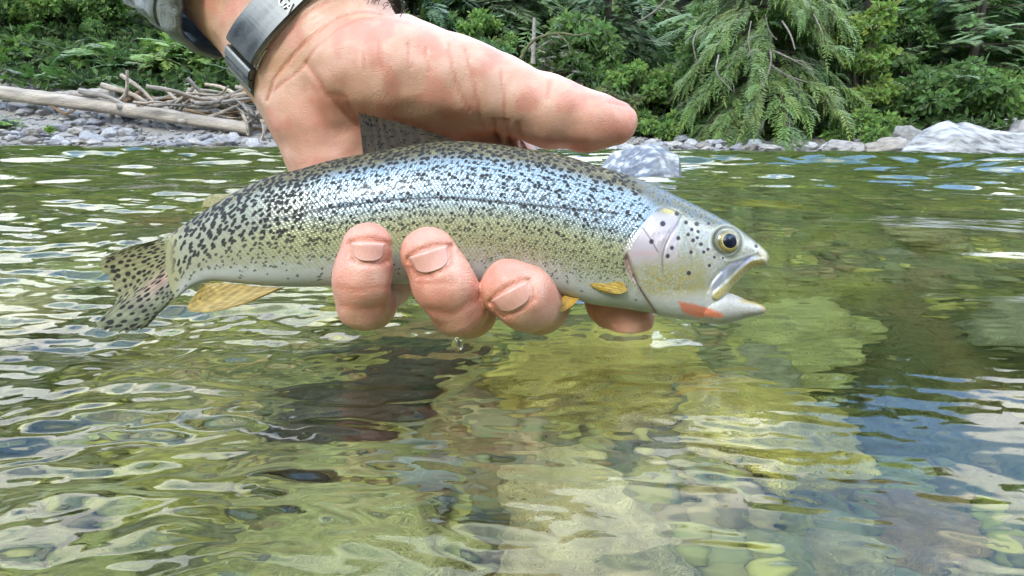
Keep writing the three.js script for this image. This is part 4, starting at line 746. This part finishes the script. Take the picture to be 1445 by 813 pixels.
  function sdf(x, y, z) {
    let d = rawSdf(x, y, z);
    if (Math.abs(d) < .004) {
      d += .00028 * n3(x * 90, y * 90, z * 90) * 1.2;
      for (const c of CR) {
        if (x < c.x0 || x > c.x1 || y < c.y0 || y > c.y1 || Math.abs(z - c.z) > .02) continue;
        let m = 1; for (let i = 0; i < c.p.length - 1; i++) { const [ax, ay] = c.p[i], [bx, by] = c.p[i + 1], ex = bx - ax, ey = by - ay, t = clamp(((x - ax) * ex + (y - ay) * ey) / (ex * ex + ey * ey), 0, 1), q = Math.hypot(x - ax - ex * t, y - ay - ey * t); if (q < m) m = q; }
        if (m < c.wid * 2.5) d += 1.25 * c.dep * Math.exp(-m * m / (c.wid * c.wid));
      }
    }
    return d;
  }
  function surface(f, coarse, lo, hi, cell) { // surface nets, skipping blocks far from the surface
    const n = [0, 1, 2].map((i) => Math.ceil((hi[i] - lo[i]) / cell / 8) * 8 + 1), [nx, ny, nz] = n, F = new Float32Array(nx * ny * nz), id = new Int32Array(nx * ny * nz).fill(-1), P = [], I = [], at3 = (i, j, k) => (k * ny + j) * nx + i;
    F.fill(1);
    for (let K = 0; K < nz - 1; K += 8) for (let J = 0; J < ny - 1; J += 8) for (let i0 = 0; i0 < nx - 1; i0 += 8) {
      const d = coarse(lo[0] + (i0 + 4) * cell, lo[1] + (J + 4) * cell, lo[2] + (K + 4) * cell), far = Math.abs(d) > cell * 8.5 + .003;
      for (let k = K; k <= K + 8; k++) for (let j = J; j <= J + 8; j++) for (let i = i0; i <= i0 + 8; i++) { const q = at3(i, j, k); if (far) { if (F[q] === 1) F[q] = d > 0 ? .5 : -.5; } else if (Math.abs(F[q]) >= .5) F[q] = f(lo[0] + i * cell, lo[1] + j * cell, lo[2] + k * cell); }
    }
    const E = [[0, 1], [0, 2], [0, 4], [1, 3], [1, 5], [2, 3], [2, 6], [3, 7], [4, 5], [4, 6], [5, 7], [6, 7]], v = new Float32Array(8);
    for (let k = 0; k < nz - 1; k++) for (let j = 0; j < ny - 1; j++) for (let i = 0; i < nx - 1; i++) {
      let m = 0; for (let c = 0; c < 8; c++) { v[c] = F[at3(i + (c & 1), j + ((c >> 1) & 1), k + (c >> 2))]; if (v[c] < 0) m |= 1 << c; }
      if (m === 0 || m === 255) continue;
      let x = 0, y = 0, z = 0, w = 0;
      for (const [a, b] of E) if ((v[a] < 0) !== (v[b] < 0)) { const t = v[a] / (v[a] - v[b]); x += lerp(a & 1, b & 1, t); y += lerp((a >> 1) & 1, (b >> 1) & 1, t); z += lerp(a >> 2, b >> 2, t); w++; }
      id[at3(i, j, k)] = P.length / 3; P.push(lo[0] + (i + x / w) * cell, lo[1] + (j + y / w) * cell, lo[2] + (k + z / w) * cell);
    }
    for (let k = 1; k < nz - 1; k++) for (let j = 1; j < ny - 1; j++) for (let i = 1; i < nx - 1; i++) {
      const s = F[at3(i, j, k)] < 0, quad = (a, b, c, d, flip) => { if (a < 0 || b < 0 || c < 0 || d < 0) return; flip ? I.push(a, c, b, a, d, c) : I.push(a, b, c, a, c, d); };
      if (s !== F[at3(i + 1, j, k)] < 0) quad(id[at3(i, j - 1, k - 1)], id[at3(i, j, k - 1)], id[at3(i, j, k)], id[at3(i, j - 1, k)], !s);
      if (s !== F[at3(i, j + 1, k)] < 0) quad(id[at3(i - 1, j, k - 1)], id[at3(i, j, k - 1)], id[at3(i, j, k)], id[at3(i - 1, j, k)], s);
      if (s !== F[at3(i, j, k + 1)] < 0) quad(id[at3(i - 1, j - 1, k)], id[at3(i, j - 1, k)], id[at3(i, j, k)], id[at3(i - 1, j, k)], !s);
    }
    const N = new Float32Array(P.length), e = .00025;
    for (let i = 0; i < P.length; i += 3) {
      let gx = 0, gy = 0, gz = 0;
      for (let it = 0; it < 2; it++) {
        const x = P[i], y = P[i + 1], z = P[i + 2], d = f(x, y, z); gx = f(x + e, y, z) - f(x - e, y, z); gy = f(x, y + e, z) - f(x, y - e, z); gz = f(x, y, z + e) - f(x, y, z - e);
        const l = Math.hypot(gx, gy, gz) || 1; gx /= l; gy /= l; gz /= l; const st = clamp(d, -cell, cell) * .8; P[i] -= gx * st; P[i + 1] -= gy * st; P[i + 2] -= gz * st;
      }
      N[i] = gx; N[i + 1] = gy; N[i + 2] = gz;
    }
    return { P, I, N };
  }
  const S = surface(sdf, rawSdf, [-.126, -.026, -.247], [.056, .126, -.152], .001);
  // skin colour: paler palm, pinker finger ends and folds, mottled
  const C = [], U = [], pinkTips = ['pinky', 'ring', 'middle', 'index', 'thumb'].map((k) => { const c = chains[k][0]; return c[c.length - 1]; });
  for (let i = 0; i < S.P.length; i += 3) {
    const x = S.P[i], y = S.P[i + 1], z = S.P[i + 2], n = fbm3(x * 60, y * 60, z * 60, 4), m = n3(x * 260, y * 260, z * 260), tip = Math.max(...pinkTips.map((t) => ss(.026, .006, Math.hypot(x - t[0], y - t[1], z - t[2])))), pxx = x / -z * FPX + 722.5, pyy = -y / -z * FPX + 406.5;
    const wrist = ss(0, 60, (pxx - 430) * -.69 + (pyy - 110) * -.73 + 30), heel = Math.exp(-Math.pow(Math.hypot(pxx - 450, pyy - 175) / 55, 2));
    let r = .66, g = .385, b = .265; const mix = (R, G, Bb, t) => { r = lerp(r, R, t); g = lerp(g, G, t); b = lerp(b, Bb, t); };
    mix(.68, .31, .2, heel * .6); mix(.7, .3, .205, tip * .8); mix(.58, .34, .2, wrist * .8); mix(.72, .47, .35, ss(.15, .5, n) * .5); mix(.62, .235, .16, ss(.0, .35, -n) * .6); mix(.62, .4, .33, .3 * ss(.2, .6, fbm3(x * 25 + 5, y * 25, z * 25, 3)));
    const k = 1 + .05 * m; r *= k; g *= k; b *= k;
    let cd = 1; for (const c of CR) { if (x < c.x0 || x > c.x1 || y < c.y0 || y > c.y1 || Math.abs(z - c.z) > .02) continue; for (let q = 0; q < c.p.length - 1; q++) { const [ax, ay] = c.p[q], [bx, by] = c.p[q + 1], ex = bx - ax, ey = by - ay, t = clamp(((x - ax) * ex + (y - ay) * ey) / (ex * ex + ey * ey), 0, 1); cd = Math.min(cd, Math.hypot(x - ax - ex * t, y - ay - ey * t) / c.wid); } }
    mix(.56, .2, .12, .62 * ss(1.2, .15, cd));
    C.push(r, g, b); U.push(x * 18, y * 18);
  }
  for (let i = 0; i < S.P.length; i += 3) { S.P[i] -= base.x; S.P[i + 1] -= base.y; S.P[i + 2] -= base.z; }
  const hg = geo(S.P, S.I, U, C); hg.setAttribute('normal', new THREE.BufferAttribute(S.N, 3));
  const skinTex = dataTex(768, 768, (u, v, o) => { // fine crossing skin lines and pores
    const w = .02 * tileN(u, v, 9, 2), a = Math.abs(tileN(u + w, v * .5, 120, 1)), c = Math.abs(tileN(u * .5, v - w, 120, 6)), p = tileN(u, v, 160, 3), f = .5 + .5 * tileN(u, v, 22, 8); o[0] = o[1] = o[2] = clamp(.25 + .55 * Math.min(1, a * 3.2) * .5 + .45 * Math.min(1, c * 3.2) * .5 + .16 * p + .1 * f, 0, 1);
  });
  const skinMat = new THREE.MeshPhysicalMaterial({ vertexColors: true, roughness: .42, bumpMap: skinTex, bumpScale: .00021, sheen: .12, sheenColor: rgb(1, .6, .45), sheenRoughness: .5, clearcoat: .14, clearcoatRoughness: .25 });
  const hand = part('hand', hg, skinMat, person);
  // nails: thin curved plates let into the finger ends
  const nailMat = new THREE.MeshPhysicalMaterial({ vertexColors: true, roughness: .38, clearcoat: .2, clearcoatRoughness: .2 });
  for (const n of Object.values(nails)) {
    const [dx, dy] = n.dir, rx = -dy, ry = dx, P = [], I = [], Cc = [], na = 26, nb = 22;
    for (let j = 0; j <= nb; j++) for (let i = 0; i <= na; i++) {
      const rim = i === 0 || j === 0 || i === na || j === nb, a = (i / na) * 2 - 1, t = j / nb, b = lerp(.02 + .05 * a * a, 1 - .28 * a * a * a * a - .12 * a * a, t), aa = a * (1 - .12 * t), X = n.e[0] + rx * aa * n.w - dx * b * n.l, Y = n.e[1] + ry * aa * n.w - dy * b * n.l;
      let d = n.z - .012; for (let k = 0; k < 40; k++) { const q = L(X, Y, d), s = rawSdf(q.x, q.y, q.z); if (s < .00005) break; d += s * .9; }
      const p = L(X, Y, d - (rim ? -.0008 : .00012 + .00022 * (1 - a * a) - .0004 * ss(.12, 0, t))).sub(base); P.push(p.x, p.y, p.z);
      const moon = ss(.75, .95, t) * (1 - a * a), white = ss(.09, .03, t), v = 1 + .06 * n2(a * 9, t * 2 + n.w); Cc.push(lerp(lerp(.66, .69, moon), .65, white) * v, lerp(lerp(.345, .41, moon), .39, white) * v, lerp(lerp(.26, .32, moon), .29, white) * v);
    }
    for (let j = 0; j < nb; j++) for (let i = 0; i < na; i++) { const a = j * (na + 1) + i, b = a + 1, c = a + na + 1, d = c + 1; I.push(a, c, b, b, c, d); }
    part('fingernail', geo(P, I, null, Cc), nailMat, hand);
  }
  // water drop hanging from the ring finger
  { const q = L(645, 484, .1725).sub(base), g = new THREE.LatheGeometry([[0, -.0026], [.0011, -.0023], [.0017, -.0013], [.0016, 0], [.0009, .0014], [0, .0022]].map(([a, b]) => new THREE.Vector2(a, b)), 24); const m = solo('water_drop', g, new THREE.MeshPhysicalMaterial({ roughness: 0, transmission: 1, thickness: .003, ior: 1.33 }), 'clear water drop hanging under the ring finger', 'water drop'); m.position.copy(toWorld(q.add(base))); }
  // ---- sleeve
  const axis = L(300, -86, .2285).sub(L(437, 52, .2175)).normalize(), wr = L(437, 52, .2175).sub(base);
  const eu = axis.clone().cross(V(0, 0, 1)).normalize(), ev = eu.clone().cross(axis).normalize();     // eu across the forearm, ev towards the viewer
  if (eu.x > 0) eu.negate(); if (ev.z < 0) ev.negate();                                                // eu points to the lower-left edge
  const sleeveC = L(352, -26, .2235).sub(base);
  {
    const P = [], I = [], U = [], C = [], nl = 120, na = 160;
    const ringP = (l, a, inner) => { // l along the sleeve from the cuff, metres
      const fl = l / .12, fold = .0022 * Math.sin(l * 210 + 2.4 * n2(Math.cos(a) * 1.6, Math.sin(a) * 1.6) * 2) * ss(.004, .02, l) + .0025 * fbm3(Math.cos(a) * 1.5, Math.sin(a) * 1.5, l * 40, 3), hem = .0012 * ss(.0005, .002, l) * (1 - .8 * Math.exp(-Math.pow((l - .0085) / .0009, 2))) * ss(.018, .006, l);
      const ru = .032 + .007 * fl + fold + hem - inner, rv = .026 + .008 * fl + fold + hem - inner;
      return sleeveC.clone().addScaledVector(axis, l - .004 * Math.cos(a)).addScaledVector(eu, Math.cos(a) * ru + l * .06).addScaledVector(ev, Math.sin(a) * rv);
    };
    for (let i = 0; i <= nl; i++) { const inner = i < 14, l = inner ? (13 - i) / 13 * .03 : (i - 14) / (nl - 14) * .12; for (let k = 0; k <= na; k++) { const p = ringP(l, k / na * 6.28319, inner ? .0016 : 0); P.push(p.x, p.y, p.z); U.push(k / na * 10, l * 50); const w = .5 + .5 * fbm3(p.x * 70, p.y * 70, p.z * 70, 4), v = lerp(.75, 1.25, w); C.push(.25 * v, .285 * v, .27 * v); } }
    for (let i = 0; i < nl; i++) for (let k = 0; k < na; k++) { const a = i * (na + 1) + k, b = a + na + 1; I.push(a, b, a + 1, a + 1, b, b + 1); }
    const weave = dataTex(256, 256, (u, v, o) => { o[0] = o[1] = o[2] = .5 + .25 * Math.sin(u * 6.283 * 40) * Math.sin(v * 6.283 * 40) + .3 * tileN(u, v, 20, 5); });
    const sl = part('sleeve', geo(P, I, U, C), new THREE.MeshPhysicalMaterial({ vertexColors: true, roughness: .5, bumpMap: weave, bumpScale: .0005, side: THREE.DoubleSide, clearcoat: .15, clearcoatRoughness: .3 }), person);
    sl.userData.label = 'wet grey-green sleeve with a stitched cuff';
    const seam = []; for (let k = 0; k <= 96; k++) seam.push(ringP(.0088, k / 96 * 6.28319, -.0003)); part('hem_seam', new THREE.TubeGeometry(new THREE.CatmullRomCurve3(seam), 240, .0005, 6), new THREE.MeshStandardMaterial({ color: rgb(.1, .12, .11), roughness: .7 }), sl);
  }
  { // fine dark hairs along the upper edge of the wrist
    reseed(1717); const hs = [];
    for (let i = 0; i < 46; i++) {
      const px = ran(505, 566), py = -6 + (px - 500) * .42 + ran(-14, 6); let d = .185, q = null; for (let k = 0; k < 60; k++) { q = L(px, py, d); const v = rawSdf(q.x, q.y, q.z); if (v < .00005) break; d += v * .9; if (d > .25) break; }
      if (d > .25) continue; q.sub(base); const e = q.clone().add(V(ran(.001, .0035), ran(-.0005, .003), ran(-.001, .002))); hs.push(new THREE.TubeGeometry(new THREE.QuadraticBezierCurve3(q, q.clone().lerp(e, .5).add(V(0, .0008, .0005)), e), 5, .00009, 4));
    }
    if (hs.length) part('hair', mergeGeometries(hs), new THREE.MeshStandardMaterial({ color: rgb(.12, .075, .045), roughness: .6 }), person);
  }
  // ---- wristwatch: the folded clasp of its steel bracelet faces the viewer
  const watch = thing('wristwatch', 'steel wristwatch worn on the wrist between hand and sleeve, clasp side up', 'watch');
  watch.quaternion.copy(camQ); watch.position.copy(toWorld(base));
  {
    const wc = L(452, 46, .2195).sub(base), tilt = 0, ax2 = axis.clone().multiplyScalar(Math.cos(tilt)).addScaledVector(eu, Math.sin(tilt)).normalize(), u2 = eu.clone().addScaledVector(ax2, -eu.dot(ax2)).normalize(), v2 = ev.clone().addScaledVector(ax2, -ev.dot(ax2)).normalize();
    const RU = .0305, RV = .0215, pw = (q) => Math.sign(q) * Math.pow(Math.abs(q), .62), pt = (a, w, up) => { const c = pw(Math.cos(a)), s = pw(Math.sin(a)), nu = c / RU, nv = s / RV, l = Math.hypot(nu, nv); return wc.clone().addScaledVector(u2, c * RU + nu / l * up).addScaledVector(v2, s * RV + nv / l * up).addScaledVector(ax2, w); };
    function strip(a0, a1, w0, w1, up0, up1, seg = 24, bev = .0004) { // curved plate with chamfered edges: angle, width, height ranges
      const P = [], I = [], U = [], prof = [[w0, up0], [w0, up1 - bev], [w0 + bev, up1], [w1 - bev, up1], [w1, up1 - bev], [w1, up0]], m = prof.length;
      for (let i = 0; i <= seg; i++) for (let k = 0; k < m; k++) { const ed = i === 0 || i === seg ? bev : 0, p = pt(lerp(a0, a1, i / seg), prof[k][0], prof[k][1] - ed * (prof[k][1] > (up0 + up1) / 2 ? 1 : 0)); P.push(p.x, p.y, p.z); U.push(lerp(a0, a1, i / seg) * .5, prof[k][0] * 30); }
      for (let i = 0; i < seg; i++) for (let k = 0; k < m; k++) { const a = i * m + k, b = i * m + (k + 1) % m, c = a + m, d = b + m; I.push(a, b, c, b, d, c); }
      for (const e of [0, seg]) for (let k = 1; k < m - 1; k++) e ? I.push(e * m, e * m + k, e * m + k + 1) : I.push(0, k + 1, k);
      const g = geo(P, I, U).toNonIndexed(); g.computeVertexNormals(); return g;
    }
    const W = .0071; const brush = dataTex(256, 256, (u, v, o) => { const g = .68 + .24 * tileN(u * .5, v, 6, 3) + .1 * tileN(u, v, 60, 9); o[0] = o[1] = o[2] = clamp(g, .05, 1); });
    const steel = new THREE.MeshPhysicalMaterial({ color: rgb(.22, .23, .215), metalness: 1, roughness: .62, roughnessMap: brush, map: brush, clearcoat: .35, clearcoatRoughness: .12 });
    const polished = new THREE.MeshPhysicalMaterial({ color: rgb(.45, .45, .43), metalness: 1, roughness: .25 });
    
    const a0 = .86;
    const cover = part('clasp_cover', strip(a0, 2.55, -W, W, .0016, .0029, 40, .0006), steel, watch);
    part('clasp_blade', strip(a0 - .035, 2.5, -W * .94, W * .94, .0004, .0012, 40), polished, watch);
    part('clasp_plate', strip(a0 - .08, a0 + .3, -W * .98, W * .98, -.0006, .0002, 10), polished, watch);
    part('push_button', strip(1.78, 1.9, -W - .0022, -W + .0006, .0004, .0018, 4), polished, watch);
    let a = a0 - .1; for (let i = 0; i < 5; i++) { part('bracelet_link', strip(a - .2, a, -W * .97, W * .97, -.0004, .0022, 6, .0005), steel, watch); a -= .215; }
    a = 2.58; for (let i = 0; i < 6; i++) { part('bracelet_link', strip(a, a + .2, -W * .97, W * .97, -.0004, .0022, 6, .0005), steel, watch); a += .215; }
    { // the watch head on the far side of the wrist
      part('watch_case', strip(3.95, 5.45, -.018, .018, .0002, .0085, 16, .0015), steel, watch);
    }
    // raised letters on the clasp
    const font = await new FontLoader().loadAsync('fonts/droid/droid_sans_regular.typeface.json'), g = new TextGeometry('GA', { font, size: .0034, depth: .0008, curveSegments: 6, bevelEnabled: false });
    g.computeBoundingBox(); g.translate(-g.boundingBox.max.x / 2, -.0017, 0);
    const am = 1.55, o = pt(am, -.0035, .0027), nrm = pt(am, 0, .01).sub(pt(am, 0, 0)).normalize(), xd = ax2.clone().negate(), yd = nrm.clone().cross(xd).normalize();
    const M = new THREE.Matrix4().makeBasis(xd, yd, nrm).setPosition(o); g.applyMatrix4(M);
    part('letters', g, new THREE.MeshStandardMaterial({ color: rgb(.62, .63, .62), metalness: .5, roughness: .4 }), cover);
   
  }
}

renderer.render(scene, camera);
